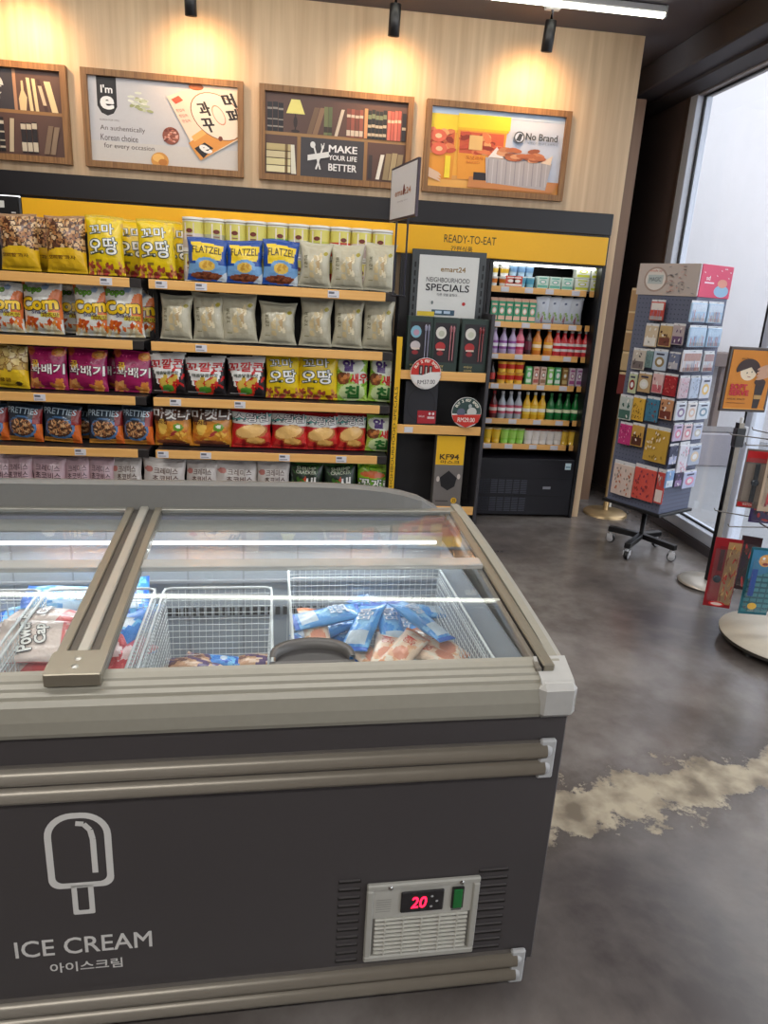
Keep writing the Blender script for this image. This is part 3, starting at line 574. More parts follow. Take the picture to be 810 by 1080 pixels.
KIND = {
 'nuts': ('peanut_snack_bag', 'brown and yellow peanut bag', .30, .41, .15, (240, 192, 34), p_nuts, [('오리황 과자', .42, .27, .62, .06, (110, 70, 20))]),
 'oddang': ('yellow_snack_bag', 'yellow bag lettered in white Korean', .26, .42, .12, (240, 206, 20), p_oddang, [('꼬마', .44, .76, .58, .15, WHT, {'ol': (50, 70, 60), 'rot': .1}), ('오땅', .48, .48, .68, .24, WHT, {'ol': (50, 70, 60), 'rot': .1, 'b': .03})]),
 'flat': ('blue_cracker_bag', 'blue and yellow FLATZEL bag', .27, .31, .11, (30, 76, 160), p_flat, [('FLATZEL', .5, .72, .66, .14, (60, 50, 30), {'b': .005})]),
 'cream': ('cream_snack_bag', 'pale cream snack bag', .25, .31, .12, (196, 190, 166), p_cream, [('ㅂㄴㄹㅈ', .18, .55, .3, .07, (110, 106, 80), {'rot': -1.57})]),
 'corn': ('corn_snack_bag', 'white and orange Corn bag', .29, .4, .13, (236, 234, 226), p_corn, [('Popo', .3, .84, .42, .13, (120, 180, 60), {'ol': (60, 90, 60), 'b': .04}), ('Corn', .48, .58, .78, .2, (250, 206, 30), {'ol': (60, 36, 20), 'b': .05, 'rot': .05}), ('Snack', .5, .42, .36, .06, (60, 60, 110)), ('치즈맛', .75, .36, .34, .08, (150, 90, 20), {'b': .03})]),
 'magenta': ('magenta_snack_bag', 'magenta snack bag', .28, .33, .12, (166, 28, 92), p_magenta, [('꽈배기', .52, .5, .78, .2, WHT, {'ol': (90, 14, 50), 'b': .03}), ('꿀', .22, .62, .16, .14, (250, 206, 60), {'b': .03})]),
 'kkal': ('cone_snack_bag', 'red and white cone snack bag', .27, .37, .12, (34, 28, 30), p_kkal, [('꼬깔콘', .5, .7, .8, .18, (206, 24, 34), {'b': .04}), ('매콤달콤한맛', .5, .5, .55, .07, (50, 60, 40), {'b': .03})]),
 'green': ('shrimp_chip_bag', 'green shrimp chip bag', .24, .38, .12, (170, 210, 80), p_green, [('알', .38, .78, .3, .2, (90, 60, 130), {'b': .05}), ('새우', .72, .5, .5, .18, (206, 50, 40), {'b': .05}), ('칩', .5, .2, .36, .24, (50, 120, 50), {'b': .05})]),
 'pretty': ('dark_pretzel_bag', 'dark navy PRETTIES bag', .26, .34, .12, (40, 56, 72), p_pretty, [('PRETTIES', .47, .82, .76, .13, (206, 224, 236), {'b': .02})]),
 'orange': ('orange_snack_bag', 'orange and brown snack bag', .3, .34, .12, (214, 140, 44), p_orange, [('마켓나', .5, .82, .84, .2, WHT, {'b': .04, 'ol': (110, 60, 30)}), ('감자칩', .22, .62, .3, .08, (110, 40, 20), {'b': .03})]),
 'red': ('red_chip_bag', 'red and white chip bag', .27, .35, .12, (200, 26, 32), p_redchip, [('스윙칩', .48, .8, .74, .18, WHT, {'ol': (60, 50, 70), 'b': .03, 'rot': .08})]),
 'pink': ('pink_cookie_bag', 'pale pink cookie bag', .25, .3, .1, (218, 186, 194), p_pink, [('크레미스', .5, .72, .62, .13, (110, 80, 90)), ('초코비스', .5, .54, .66, .14, (100, 70, 80))]),
 'white': ('white_cookie_bag', 'white cookie bag', .28, .3, .1, (226, 218, 212), p_white, [('크레미스', .56, .72, .5, .13, (110, 80, 70)), ('초코비스', .56, .54, .56, .14, (100, 70, 60))]),
 'crab': ('dark_green_cracker_bag', 'dark green cracker bag', .25, .3, .1, (32, 50, 34), p_crab, [('SHRIMP', .5, .86, .5, .07, (200, 210, 180), {'b': .02}), ('CRACKER', .5, .77, .54, .07, (200, 210, 180), {'b': .02}), ('새', .62, .5, .32, .26, WHT, {'b': .04})]),
 'crabg': ('lime_crab_chip_bag', 'lime green crab chip bag', .26, .3, .1, (150, 200, 40), p_crabg, [('꽃게랑', .5, .5, .84, .22, WHT, {'ol': (40, 90, 20), 'b': .04}), ('CRAB CHIPS', .5, .25, .6, .06, (60, 110, 30), {'b': .02})]),
 'ball': ('nut_ball_bag', 'yellow nut ball bag', .26, .36, .13, (240, 200, 40), p_nutball, [('땅콩', .4, .2, .3, .08, (110, 70, 20))]),
}
BAGS = {}
# rows: (name, shelf top z, bag front Y, [(px0, px1, ptop, kind, behind)])
YS = 4.88
ROWS = [
 ('left bay top shelf', 1.604, [(-4, 37, 226, 'nuts', 0), (30, 56, 230, 'nuts', 1), (45, 88, 228, 'nuts', 0), (89, 129, 228, 'oddang', 0), (127, 152, 232, 'oddang', 1)]),
 ('right bay top shelf', 1.604, [(144, 184, 232, 'oddang', 0), (174, 200, 234, 'oddang', 1), (196, 239, 252, 'flat', 0), (238, 277, 254, 'flat', 0), (276, 315, 254, 'flat', 0), (314, 350, 256, 'cream', 0), (348, 385, 258, 'cream', 0), (383, 418, 257, 'cream', 0)]),
 ('left bay second shelf', 1.227, [(-18, 21, 298, 'corn', 0), (20, 64, 297, 'corn', 0), (60, 84, 302, 'corn', 1), (76, 113, 300, 'corn', 0), (109, 150, 301, 'corn', 0), (130, 157, 306, 'corn', 1)]),
 ('right bay second shelf', 1.227, [(166, 202, 311, 'cream', 0), (201, 238, 309, 'cream', 0), (232, 272, 310, 'cream', 0), (272, 313, 319, 'cream', 0), (315, 351, 314, 'cream', 0), (350, 384, 315, 'cream', 0), (382, 416, 317, 'cream', 0)]),
 ('left bay third shelf', .873, [(-12, 27, 364, 'ball', 0), (27, 69, 366, 'magenta', 0), (68, 112, 368, 'magenta', 0), (100, 124, 371, 'magenta', 1), (118, 159, 370, 'magenta', 0)]),
 ('right bay third shelf', .873, [(157, 196, 370, 'kkal', 0), (193, 238, 374, 'kkal', 0), (238, 281, 374, 'kkal', 0), (280, 317, 371, 'oddang', 0), (314, 357, 371, 'oddang', 0), (355, 389, 375, 'green', 0), (389, 421, 377, 'green', 0)]),
 ('left bay fourth shelf', .523, [(-33, 6, 425, 'pretty', 0), (4, 43, 426, 'pretty', 0), (42, 84, 427, 'pretty', 0), (74, 96, 430, 'pretty', 1), (91, 129, 429, 'pretty', 0), (127, 161, 429, 'pretty', 0)]),
 ('right bay fourth shelf', .523, [(161, 202, 429, 'orange', 0), (200, 245, 430, 'orange', 0), (243, 286, 432, 'red', 0), (285, 325, 434, 'red', 0), (321, 358, 436, 'red', 0), (354, 387, 436, 'red', 0), (386, 419, 438, 'green', 0)]),
 ('left bay bottom shelf', .146, [(-10, 6, 480, 'pink', 0), (5, 32, 480, 'pink', 0), (31, 68, 481, 'pink', 0), (67, 95, 482, 'pink', 0), (94, 118, 482, 'pink', 0), (116, 149, 483, 'white', 0)]),
 ('right bay bottom shelf', .146, [(149, 195, 484, 'white', 0), (194, 228, 486, 'white', 0), (226, 272, 486, 'white', 0), (270, 305, 487, 'white', 0), (304, 340, 488, 'crab', 0), (342, 377, 489, 'crab', 0), (376, 416, 490, 'crabg', 0)]),
]
bi = 0
for rn, z0, items in ROWS:
    cnt = {}
    for it in items: cnt[it[3]] = cnt.get(it[3], 0)+1
    seen = {}
    for (x0, x1, yt, kd, behind) in items:
        K = KIND[kd]; bi += 1
        if kd not in BAGS: BAGS[kd] = [bagmesh(K[0], K[2], K[3], K[4], K[5], K[6], K[7], seed=len(BAGS)*3+1, flare=.15 if kd == 'cream' else .08), bagmesh(K[0], K[2], K[3], K[4], K[5], K[6], K[7], seed=len(BAGS)*3+50, flare=.17 if kd == 'cream' else .07), 0]
        var = (bi*7) % 2
        Y = YS+(.14 if behind else 0)
        if BAGS[kd][2] & (1 << var): o = BAGS[kd][var].copy(); col.objects.link(o)
        else: o = BAGS[kd][var]; BAGS[kd][2] |= (1 << var)
        ym = yt+30
        xa, xb = at_y(x0, ym, Y-.06)[0], at_y(x1, ym, Y-.06)[0]; zt = at_y((x0+x1)/2, yt, Y)[2]
        if behind: wd = .26; hh = (zt-z0)
        else: wd = xb-xa; hh = zt-z0
        o.location = ((xa+xb)/2, Y, z0+.003)
        o.scale = (min(max(wd/K[2]*1.02, .7), 1.35), .92, hh/K[3])
        o.rotation_euler = (R(-rnd.uniform(1, 4)), R(rnd.uniform(-1.5, 1.5)), R(rnd.uniform(-6, 6)))
        i = seen.get(kd, 0); seen[kd] = i+1
        o['label'] = '%s, %s %s' % (K[1], (ordw(i, cnt[kd])+' of these on') if cnt[kd] > 1 else 'on', rn); o['category'] = 'snack bag'; o['group'] = '%s on the %s' % (K[0].replace('_', ' ')+'s', rn)
for k_, v_ in BAGS.items():
    for q in (0, 1):
        if not (v_[2] & (1 << q)): bpy.data.objects.remove(v_[q])

# ================================================================== SHELVING
def shelving(xa, xb, label, zs, Yf, tags, bs=True):
    t = thing('shelving_unit', label, 'shelving', ((xa+xb)/2, 5.06, 0))
    cx = (xa+xb)/2; W = xb-xa; a, b = -W/2, W/2
    mb = MB(); mb.box(a, b, -.02, 0, .03, 1.855, (30, 28, 30)); mb.build('back_panel', MATTE, t)
    for s_ in (a, b):
        mb = MB(); mb.box(s_-.015, s_+.015, -.06, -.02, 0, 1.855, (34, 32, 34), bev=.003)
        for k in range(34): mb.box(s_-.004, s_+.004, -.0615, -.06, .1+k*.05, .125+k*.05, (8, 8, 8))
        mb.build('upright', SATIN, t)
    mb = MB(); mb.box(a+.01, b-.01, Yf-5.06+.04, -.02, 0, .12, (30, 28, 30), bev=.003); mb.build('plinth', SATIN, t)
    for i, z in enumerate(zs):
        mb = MB(); mb.box(a+.008, b-.008, Yf-5.06+.014, -.06, z+.034, z+.056, (48, 46, 48), bev=.002)
        for s_ in (a+.02, b-.02): mb.prismx([(-.06, z-.04), (-.06, z+.036), (Yf-5.06+.05, z+.036), (Yf-5.06+.05, z+.02)], s_-.003, s_+.003, (36, 34, 36))
        sh = mb.build('shelf', SATIN, t)
        mb = MB(); mb.box(a+.006, b-.075, Yf-5.06, Yf-5.06+.012, z, z+.057, (240, 184, 106), bev=.003); mb.build('wood_lip', SHELFWOOD, sh)
        mb = MB(); mb.box(b-.075, b-.006, Yf-5.06+.002, Yf-5.06+.012, z+.002, z+.055, (70, 66, 66), bev=.002); mb.build('metal_lip', METAL, sh)
        for px in tags[i] if i < len(tags) else ():
            mb = MB(); x = at_y(px, 300+i*60, Yf)[0]-cx; mb.box(x-.036, x+.036, Yf-5.06-.003, Yf-5.06-.0005, z+.006, z+.05, (222, 220, 226), bev=.001)
            mb.box(x-.03, x+.005, Yf-5.06-.0036, Yf-5.06-.003, z+.03, z+.044, (110, 110, 120)); mb.box(x-.03, x+.02, Yf-5.06-.0036, Yf-5.06-.003, z+.014, z+.02, (150, 150, 160)); mb.build('price_tag', PRINT, sh)
    return t
ZS = [1.543, 1.166, .812, .462, .085]
shelving(-1.98, -.986, 'black shelving bay with orange wood shelf lips, left of the two snack bays', ZS, 4.75, [(112,), (), (42,), (85,)])
shelving(-.953, .612, 'wide black shelving bay of snacks, right of the two snack bays', ZS, 4.75, [(170, 212, 352), (212,), (185, 253), (172, 217, 300, 360)])
# cups behind bags on the top shelf
cols4 = [(226, 214, 206), (190, 190, 160), (226, 220, 120), (230, 220, 130), (120, 190, 60), (214, 216, 190), (206, 210, 90), (206, 60, 50), (220, 200, 196), (190, 190, 180)]
def cup(name, h, r, body, lid, lab, mt=SATIN, band=None):
    mb = MB(); mb.lathe([(r*.78, 0, body), (r*.86, h*.35, band or body), (r*.96, h*.78, body), (r, h*.9, lid), (r*1.04, h*.92, lid), (r*1.04, h, lid), (r*.9, h, lid)], body, 18)
    return mb.build(name, mt)
for i in range(10):
    px = 205+i*22; x = at_y(px, 245, 5.0)[0]
    for k in range(2):
        mb = MB(); h = .192; r = .068; c = cols4[i]
        mb.lathe([(r*.96, 0, WHT), (r, h*.05, c), (r, h*.5, (232, 222, 120)), (r, h*.86, (236, 234, 228)), (r*1.03, h*.9, (150, 140, 120)), (r*1.03, h*.93, (236, 234, 228)), (r*1.03, h, (236, 234, 228)), (r*.9, h, WHT)], WHT, 18)
        f = Flat(mb, lambda X, Z, o: (X, -math.sqrt(max((r*1.01)**2-X*X, 0))-.001-o, Z), .0006)
        sx2 = ((i*5) % 3-1)*.018; f.rect(sx2-.03, h*.3, sx2+.03, h*.82, (240, 228, 224)); f.ell(sx2, h*.58, .02, .013, (120, 50, 40)); f.rect(sx2-.018, h*.4, sx2+.018, h*.44, (150, 110, 90))
        o = mb.build('snack_cup', PRINT)
        tag(o, '%s snack cup, %s in the %s row behind the top shelf bags' % (('cream', 'olive', 'yellow', 'yellow', 'green', 'pale', 'lime', 'red', 'pink', 'grey')[i], ordw(i, 10), ('lower', 'upper')[k]), 'cup', 'snack cups stacked behind the top shelf bags', (x, 4.97, 1.602+k*.194))

# ================================================================== SPECIALS RACK
RY = 4.8
t = thing('display_rack', 'narrow dark promotional rack with a yellow left edge, between snack bays and chiller', 'display rack', (.97, RY, 0))
mb = MB(); mb.box(-.31, .30, .23, .25, .02, 1.86, (34, 32, 34)); mb.build('back_panel', MATTE, t)
mb = MB(); mb.box(-.335, -.31, .0, .25, 0, 1.32, (46, 44, 46), bev=.003); mb.build('side_panel', SATIN, t)
mb = MB(); mb.box(.295, .32, .0, .25, 0, 1.50, (62, 60, 64), bev=.003)
for k in range(26): mb.box(.2945, .296, .19, .2, .12+k*.05, .145+k*.05, (8, 8, 8))
mb.build('side_panel', SATIN, t)
mb = MB(); mb.box(-.345, -.300, -.012, 0, .12, 1.325, (236, 184, 30), bev=.002)
f = Flat(mb, lambda x, z, o: (x, -.012-o, z), .0006); f.text('NEIGHBOURHOOD SPECIALS', -.322, .62, .75, .02, (90, 70, 20), .01, R(90)); mb.build('yellow_edge_strip', PRINT, t)
for z in (1.047, .675, .09):
    mb = MB(); mb.box(-.305, .292, .012, .23, z+.03, z+.048, (44, 42, 44)); sh = mb.build('shelf', SATIN, t)
    mb = MB(); mb.box(-.305, .292, 0, .012, z, z+.062, (240, 180, 90), bev=.003); mb.build('wood_lip', SHELFWOOD, sh)
mb = MB(); mb.box(-.25, -.19, -.004, -.001, .683, .722, (220, 220, 226)); mb.build('price_tag', PRINT, t)
mb = MB(); p0 = at_y(435, 262, RY+.22); x0 = p0[0]-.97; x1 = at_y(513, 268, RY+.22)[0]-.97; z0, z1 = 1.36, p0[2]
mb.box(x0, x1, .2, .225, z0, z1, (74, 78, 80), bev=.003)
for k in range(8):
    for x in (x0+.018, x1-.024): mb.box(x, x+.012, .198, .2, z0+.03+k*.055, z0+.065+k*.055, (16, 16, 18))
bd = mb.build('sign_holder', SATIN, t)
mb = MB(); xa, xb = x0+.05, x1-.05; mb.box(xa, xb, .195, .199, z0+.05, z1-.035, (226, 226, 222))
f = Flat(mb, lambda x, z, o: (x, .195-o, z), .0005); xm = (xa+xb)/2
f.text('emart24', xm+.03, z1-.12, .17, .032, (150, 120, 70), .03); f.text('NEIGHBOURHOOD', xm, z1-.19, .3, .03, (70, 66, 70), .01); f.text('SPECIALS', xm, z1-.24, .3, .045, (40, 38, 42), .02); f.text('다른 것을 말하다', xm, z1-.285, .14, .018, (90, 90, 96), .01)
f.ell(xm+.12, z1-.34, .012, .012, (190, 40, 40)); f.rect(xm-.1, z1-.42, xm+.06, z1-.385, (60, 90, 110)); f.rect(xm-.2, z1-.43, xm-.08, z1-.4, (230, 200, 60)); f.ell(xm-.1, z1-.34, .008, .012, (120, 130, 130)); f.rect(xm-.075, z1-.41, xm-.03, z1-.392, (190, 210, 230)); f.rect(xm-.015, z1-.41, xm+.03, z1-.392, (190, 210, 230))
mb.build('paper_sign', PRINT, bd)
# gift boxes
for i, (a, b) in enumerate(((429, 457), (455, 484), (486, 515))):
    xa = at_y(a, 360, RY+.03)[0]; xb = at_y(b, 360, RY+.03)[0]; W = xb-xa-.004; H = .365
    t = thing('gift_box', 'dark green gift box with a cut-out window, %s of three on the promotional rack' % ('left', 'middle', 'right')[i], 'gift box', ((xa+xb)/2, RY+.07, 1.0965), group='cutlery gift boxes on the rack')
    mb = MB(); mb.box(-W/2, W/2, -.035, .05, 0, H, (46, 62, 56), bev=.002)
    f = Flat(mb, lambda x, z, o: (x, -.035-o, z), .0005)
    f.rect(-W/2+.02, .07, W/2-.02, H-.035, (40, 34, 38)); f.ell(-.03, H-.1, .036, .04, ((130, 180, 200), (220, 216, 206), (220, 216, 206))[i]); f.ell(-.028, H-.105, .02, .02, ((190, 150, 170), (190, 190, 170), (200, 200, 180))[i])
    f.ell(-.03, H-.19, .034, .03, ((206, 196, 196), (180, 50, 50), (180, 50, 50))[i]); f.rect(-.055, H-.215, .0, H-.205, (226, 206, 190))
    f.ell(-.03, H-.235, .022, .015, (140, 40, 44)); f.text('enjoy', -.03, .045, .06, .02, (190, 170, 110), .01); f.text('COVER', -.03, .022, .055, .012, (190, 170, 110), .02); mb.build('box', PRINT, t)
    mb = MB()
    for x, r_ in ((.035, .006), (.055, .006)):
        mb.tube([(x, -.04, .085), (x, -.04, H-.06)], [.004, r_], ((110, 110, 130), (150, 90, 96), (120, 50, 54))[i], 8)
        mb.lathe([(.002, 0), (.009, .015), (.009, .035), (.003, .05)], ((150, 150, 170), (170, 110, 116), (140, 60, 64))[i], 8, (x, -.04, H-.1))
    mb.build('cutlery', GLOSS, t)
# round promo signs
def promo(px, py, label, top, pr, rimc, Y=RY-.02, r=.105):
    p = at_y(px, py, Y); t = thing('promo_disc', label, 'sign', (p[0], Y, p[2]))
    mb = MB(); n = 28; mb.prism([(r*math.cos(2*math.pi*i/n), r*math.sin(2*math.pi*i/n)) for i in range(n)], -.001, .002, (236, 232, 228))
    f = Flat(mb, lambda x, z, o: (x, -.001-o, z), .0005)
    up = lambda r0, k, lo: [(r0*math.cos(a_), r0*math.sin(a_)) for a_ in np.linspace(lo, math.pi-lo, 20)]
    f.poly(up(r*.97, 0, -.1), rimc)
    for i, ch in enumerate(top):
        a_ = R(150-120*i/(len(top)-1))
        if ch != ' ': f.text(ch, .8*r*math.cos(a_), .8*r*math.sin(a_), r*.13 if ch not in 'lr1' else r*.07, r*.17, (240, 236, 220), .03, a_-math.pi/2)
    return t, mb, f, r
t, mb, f, r = promo(449, 394, 'round red and white promo disc reading BUY 2 for RM37 on the rack', 'BUY 2 for RM37', '', (206, 50, 40))
for x in (-.035, 0, .03): f.rect(x-.013, -.01, x+.011, .055, (50, 44, 44)); f.rect(x-.004, 0, x+.004, .045, (200, 190, 180))
f.poly([(-r*.95, -.01), (-.03, -.012), (.03, .012), (r*.97, .015), (.08, -.06), (0, -.1), (-.08, -.06)], (232, 228, 224)); f.text('RM37.00', .005, -.055, .12, .028, (80, 74, 78), .01, .06); mb.build('disc', PRINT, t)
t, mb, f, r = promo(492, 435, 'round green and red promo disc showing RM29.00 on the lower rack shelf', 'BUY 2 for RM29', '', (52, 76, 72), r=.105)
f.ell(-.04, 0, .03, .028, (96, 100, 120)); f.ell(.035, .005, .034, .032, (206, 206, 200)); f.ell(.02, .045, .012, .014, (170, 180, 180))
f.poly([(-r*.98, -.02), (r*.98, -.01), (r*.8, -.065), (0, -.104), (-r*.8, -.065)], (206, 54, 40)); f.text('RM29.00', .0, -.05, .12, .03, (240, 230, 220), .02); mb.build('disc', PRINT, t)
# framed pan box, mask box
t = thing('pan_box', 'black square pan box with a small red label on the rack middle shelf', 'box', (.83, RY+.05, .7245))
mb = MB(); mb.box(-.115, .115, -.02, .06, 0, .31, (40, 40, 46), bev=.002); f = Flat(mb, lambda x, z, o: (x, -.02-o, z), .0004); f.ell(0, .15, .1, .12, (30, 30, 34), n=32); f.ell(0, .15, .092, .11, (38, 38, 44), n=32); mb.build('box', PRINT, t)
mb = MB(); mb.box(-.02, .11, -.024, -.0215, .02, .11, (170, 34, 46), bev=.001); f = Flat(mb, lambda x, z, o: (x, -.024-o, z), .0004); f.text('DELUX', .01, .07, .04, .012, (236, 220, 220), .02); f.ell(.065, .09, .008, .01, (230, 220, 220)); f.ell(.09, .09, .008, .01, (230, 220, 220)); f.rect(.05, .055, .1, .07, (226, 200, 200)); mb.build('red_label', PRINT, t)
p = at_y(456, 535, RY+.03); p2 = at_y(487, 460, RY+.03)
xa, xb = at_y(458, 500, RY+.03)[0], at_y(488, 500, RY+.03)[0]
t = thing('mask_box', 'tall grey and yellow mask box showing a black mask on the rack bottom shelf', 'box', ((xa+xb)/2, RY+.06, .1385)); W = xb-xa; H = p2[2]-.1385
mb = MB(); mb.box(-W/2, W/2, -.03, .05, 0, H, (118, 112, 108), bev=.002); f = Flat(mb, lambda x, z, o: (x, -.03-o, z), .0004)
f.rect(-W/2+.002, H*.6, W/2-.002, H-.002, (244, 190, 30)); f.text('KF94', -W*.02, H*.71, W*.66, H*.07, (60, 40, 20), .04); f.text('마스크', W*.02, H*.64, W*.66, H*.045, (60, 40, 20), .03)
f.poly([(-W*.3, H*.42), (0, H*.52), (W*.3, H*.42), (W*.24, H*.3), (0, H*.24), (-W*.24, H*.3)], (24, 22, 24)); f.ell(-W*.36, H*.4, .012, .02, (210, 200, 190)); f.ell(W*.36, H*.44, .012, .02, (210, 200, 190)); f.ell(W*.25, H*.1, .022, .022, (230, 180, 50)); f.text('25', W*.25, H*.1, .022, .022, (60, 40, 20), .02); f.rect(-W*.4, H*.08, W*.05, H*.1, (80, 76, 74)); mb.build('box', PRINT, t)
# hanging blade sign on two legs
c0 = at_y(411, 232, 4.75); c1 = at_y(438, 213, 4.30)
t = thing('blade_sign', 'white two-legged sign turned sideways on a pole above the rack', 'sign', (c0[0], 4.75, 1.88))
sx, sy = c1[0]-c0[0], -.45; L_ = math.hypot(sx, sy); ux, uy = sx/L_, sy/L_; nx_, ny_ = uy, -ux
nz0 = c0[2]-1.88; hgt = at_y(411, 180, 4.75)[2]-c0[2]
def bs(u, z, o=0): return (ux*u+nx_*o, uy*u+ny_*o, z)
mb = MB(); th = .016
vs = [bs(u, z, o) for u in (-.01, L_+.01) for z in (nz0-.012, nz0+hgt+.012) for o in (0, -th)]
mb.add(vs, [(0, 1, 3, 2), (4, 6, 7, 5), (0, 4, 5, 1), (2, 3, 7, 6), (0, 2, 6, 4), (1, 5, 7, 3)], (66, 52, 62)); mb.build('frame', SATIN, t)
mb = MB(); f = Flat(mb, lambda u, z, o: bs(u, z, o), .0008); f.rect(0, nz0, L_, nz0+hgt, (226, 224, 226)); f.text('emart24', L_*.5, nz0+hgt*.5, L_*.62, hgt*.12, (176, 120, 90), .03); f.text('everyday store', L_*.5, nz0+hgt*.32, L_*.4, hgt*.04, (150, 140, 150)); f.ell(L_*.55, nz0+hgt*.53, .012, .03, (120, 40, 40)); mb.build('sign_face', PRINT, t)
mb = MB()
for u in (.12, .33): mb.tube([bs(u, nz0, -.008), bs(u, nz0-.45, -.008)], .006, (110, 112, 130), 8)
mb.tube([bs(.1, nz0-.45, -.008), bs(.35, nz0-.45, -.008)], .007, (60, 60, 66), 8); mb.tube([bs(.22, nz0-.45, -.008), bs(.22, -1.87, -.008)], .012, (40, 40, 44), 10); mb.lathe([(.12, -1.88), (.12, -1.868), (.02, -1.86)], (40, 40, 44), 20, bs(.22, 0, 0)); mb.build('leg_pole', METAL, t)

# ================================================================== CHILLER
CX0, CX1, CY = 1.33, 2.12, 5.08
t = thing('open_chiller', 'black open-front chiller with wood-lipped shelves of drinks, right end of the wall', 'chiller', (0, 0, 0))
mb = MB(); BKC = (20, 19, 22)
mb.box(CX1-.028, CX1, CY-.02, 5.55, 0, 1.86, BKC, bev=.003); mb.box(1.282, 1.31, CY-.02, 5.55, 0, 1.86, BKC, bev=.003)
mb.box(1.312, CX1-.03, CY-.015, 5.5, 0.02, .46, (26, 25, 32), bev=.004); mb.box(1.312, CX1-.03, CY-.01, 5.5, 1.845, 1.86, BKC)
mb.box(1.312, CX1-.03, CY-.0165, CY-.0152, .31, .316, (8, 8, 10)); mb.box(1.312, CX1-.03, CY-.0165, CY-.0152, .17, .176, (8, 8, 10))
mb.build('body', SATIN, t)
for z in (.05, .19):
    mb = MB()
    for i in range(7):
        for k in range(9): mb.box(1.335+i*.058, 1.335+i*.058+.048, CY-.019, CY-.0152, z+k*.0125, z+k*.0125+.005, (96, 98, 110) if i > 1 else (60, 60, 70))
    mb.build('air_grille', METAL, t)
mb = MB(); mb.box(2.015, 2.06, CY-.0175, CY-.0152, .385, .435, (206, 226, 232)); mb.box(2.02, 2.055, CY-.0179, CY-.0175, .4, .41, (110, 150, 170)); mb.build('sticker', PRINT, t)
mb = MB(); mb.box(1.86, 1.92, CY-.0175, CY-.0152, .228, .248, (170, 170, 178)); mb.build('badge', METAL, t)
CZ = [1.655, 1.415, 1.19, .975, .715, .525]
LY = 5.135
for i, z in enumerate(CZ):
    mb = MB(); mb.box(1.312, CX1-.03, LY+.012, 5.46, z+.018, z+.03, (40, 40, 44)); sh = mb.build('shelf', SATIN, t)
    mb = MB(); mb.box(1.312, CX1-.09, LY, LY+.011, z-.008, z+.034, (240, 184, 110), bev=.002); mb.build('wood_lip', SHELFWOOD, sh)
    mb = MB(); mb.box(CX1-.065, CX1-.032, LY, LY+.011, z-.008, z+.034, (240, 184, 110), bev=.002); mb.build('wood_lip', SHELFWOOD, sh)
    for k in range(4): x = CX0+.05+k*.18+rnd.uniform(-.02, .02); mb = MB(); mb.box(x, x+.06, LY-.0025, LY-.0004, z-.004, z+.03, (214, 212, 218), bev=.001); mb.build('price_strip', PRINT, sh)
mb = MB(); mb.box(1.312, CX1-.03, 5.47, 5.49, .46, 1.845, (22, 22, 26)); mb.build('back_panel', MATTE, t)
mb = MB(); mb.box(1.33, CX1-.05, LY-.01, LY+.02, 1.832, 1.844, (255, 255, 250)); mb.build('chiller_lamp', mat('chiller_lamp', .4, emit=4), t)
SY = 5.19
def bottle(name, h, r, body, cap, lab, labc2=None):
    mb = MB(); mb.lathe([(r*.9, 0, body), (r, h*.05, body), (r, h*.18, lab), (r*1.01, h*.5, body), (r*.95, h*.58, body), (r*.45, h*.76, body), (r*.36, h*.9, cap), (r*.42, h*.91, cap), (r*.42, h, cap), (r*.1, h, cap)], body, 14)
    if labc2: mb.lathe([(r*1.02, h*.28, labc2), (r*1.02, h*.4, labc2)], labc2, 14)
    return mb.build(name, GLOSS)
def carton(name, w_, h, d, c1, c2, gable=False):
    mb = MB(); mb.box(-w_/2, w_/2, -d/2, d/2, 0, h*.86 if gable else h, c1, bev=.002)
    if gable: mb.prismx([(-d/2, h*.86), (d/2, h*.86), (.002, h), (-.002, h)], -w_/2, w_/2, c2)
    f = Flat(mb, lambda x, z, o: (x, -d/2-o, z), .0006); hh = h*.84 if gable else h
    f.rect(-w_/2+.003, hh*.1, w_/2-.003, hh*.3, c2); f.ell(0, hh*.55, w_*.3, hh*.16, c2); f.ell(0, hh*.55, w_*.2, hh*.1, WHT); f.rect(-w_*.35, hh*.8, w_*.35, hh*.9, c2)
    return mb.build(name, PRINT)
def place(mk, px, z, label, cat, grp, dz=0, dy=0):
    o = mk(); x = at_y(px, 300+(1.7-z)*143, SY)[0]
    return tag(o, label, cat, grp, (x, SY+dy, z+.031+dz))
def row(mk, n, x0, x1, z, desc, cat, grp, where, dz=0, dy=0):
    first = None
    for i in range(n):
        px = x0+(x1-x0)*(i/(n-1) if n > 1 else 0)
        if first is None: first = o = mk()
        else: o = first.copy(); col.objects.link(o)
        x = at_y(px, 300+(1.7-z)*143, SY)[0]
        tag(o, '%s, %s %s' % (desc, ordw(i, n) if n > 1 else 'single one', where), cat, grp, (x, SY+dy, z+.031+dz))
W0, W1, W2, W3, W4, W5 = ('on the %s chiller shelf' % s_ for s_ in ('top', 'second', 'third', 'fourth', 'fifth', 'lowest'))
for k in range(3):
    row(lambda: cup('yogurt_cup', .066, .034, (232, 232, 228), (240, 240, 236), None, PRINT, ((226, 130, 50), (230, 190, 60), (140, 170, 200))[k]), 2, 519, 530, CZ[0], 'white yogurt cup with a coloured band, %s layer' % ('bottom', 'middle', 'top')[k], 'cup', 'yogurt cups in the chiller', W0, k*.068)
row(lambda: carton('small_carton', .07, .075, .07, (214, 80, 60), (240, 230, 220)), 2, 536, 537.5+6, CZ[0], 'small red and white carton', 'carton', 'red cartons in the chiller', W0)
row(lambda: cup('blue_cup', .075, .032, (130, 190, 210), (226, 236, 240), None, PRINT, (90, 170, 200)), 2, 549, 558, CZ[0], 'small blue cup, bottom layer', 'cup', 'blue cups in the chiller', W0)
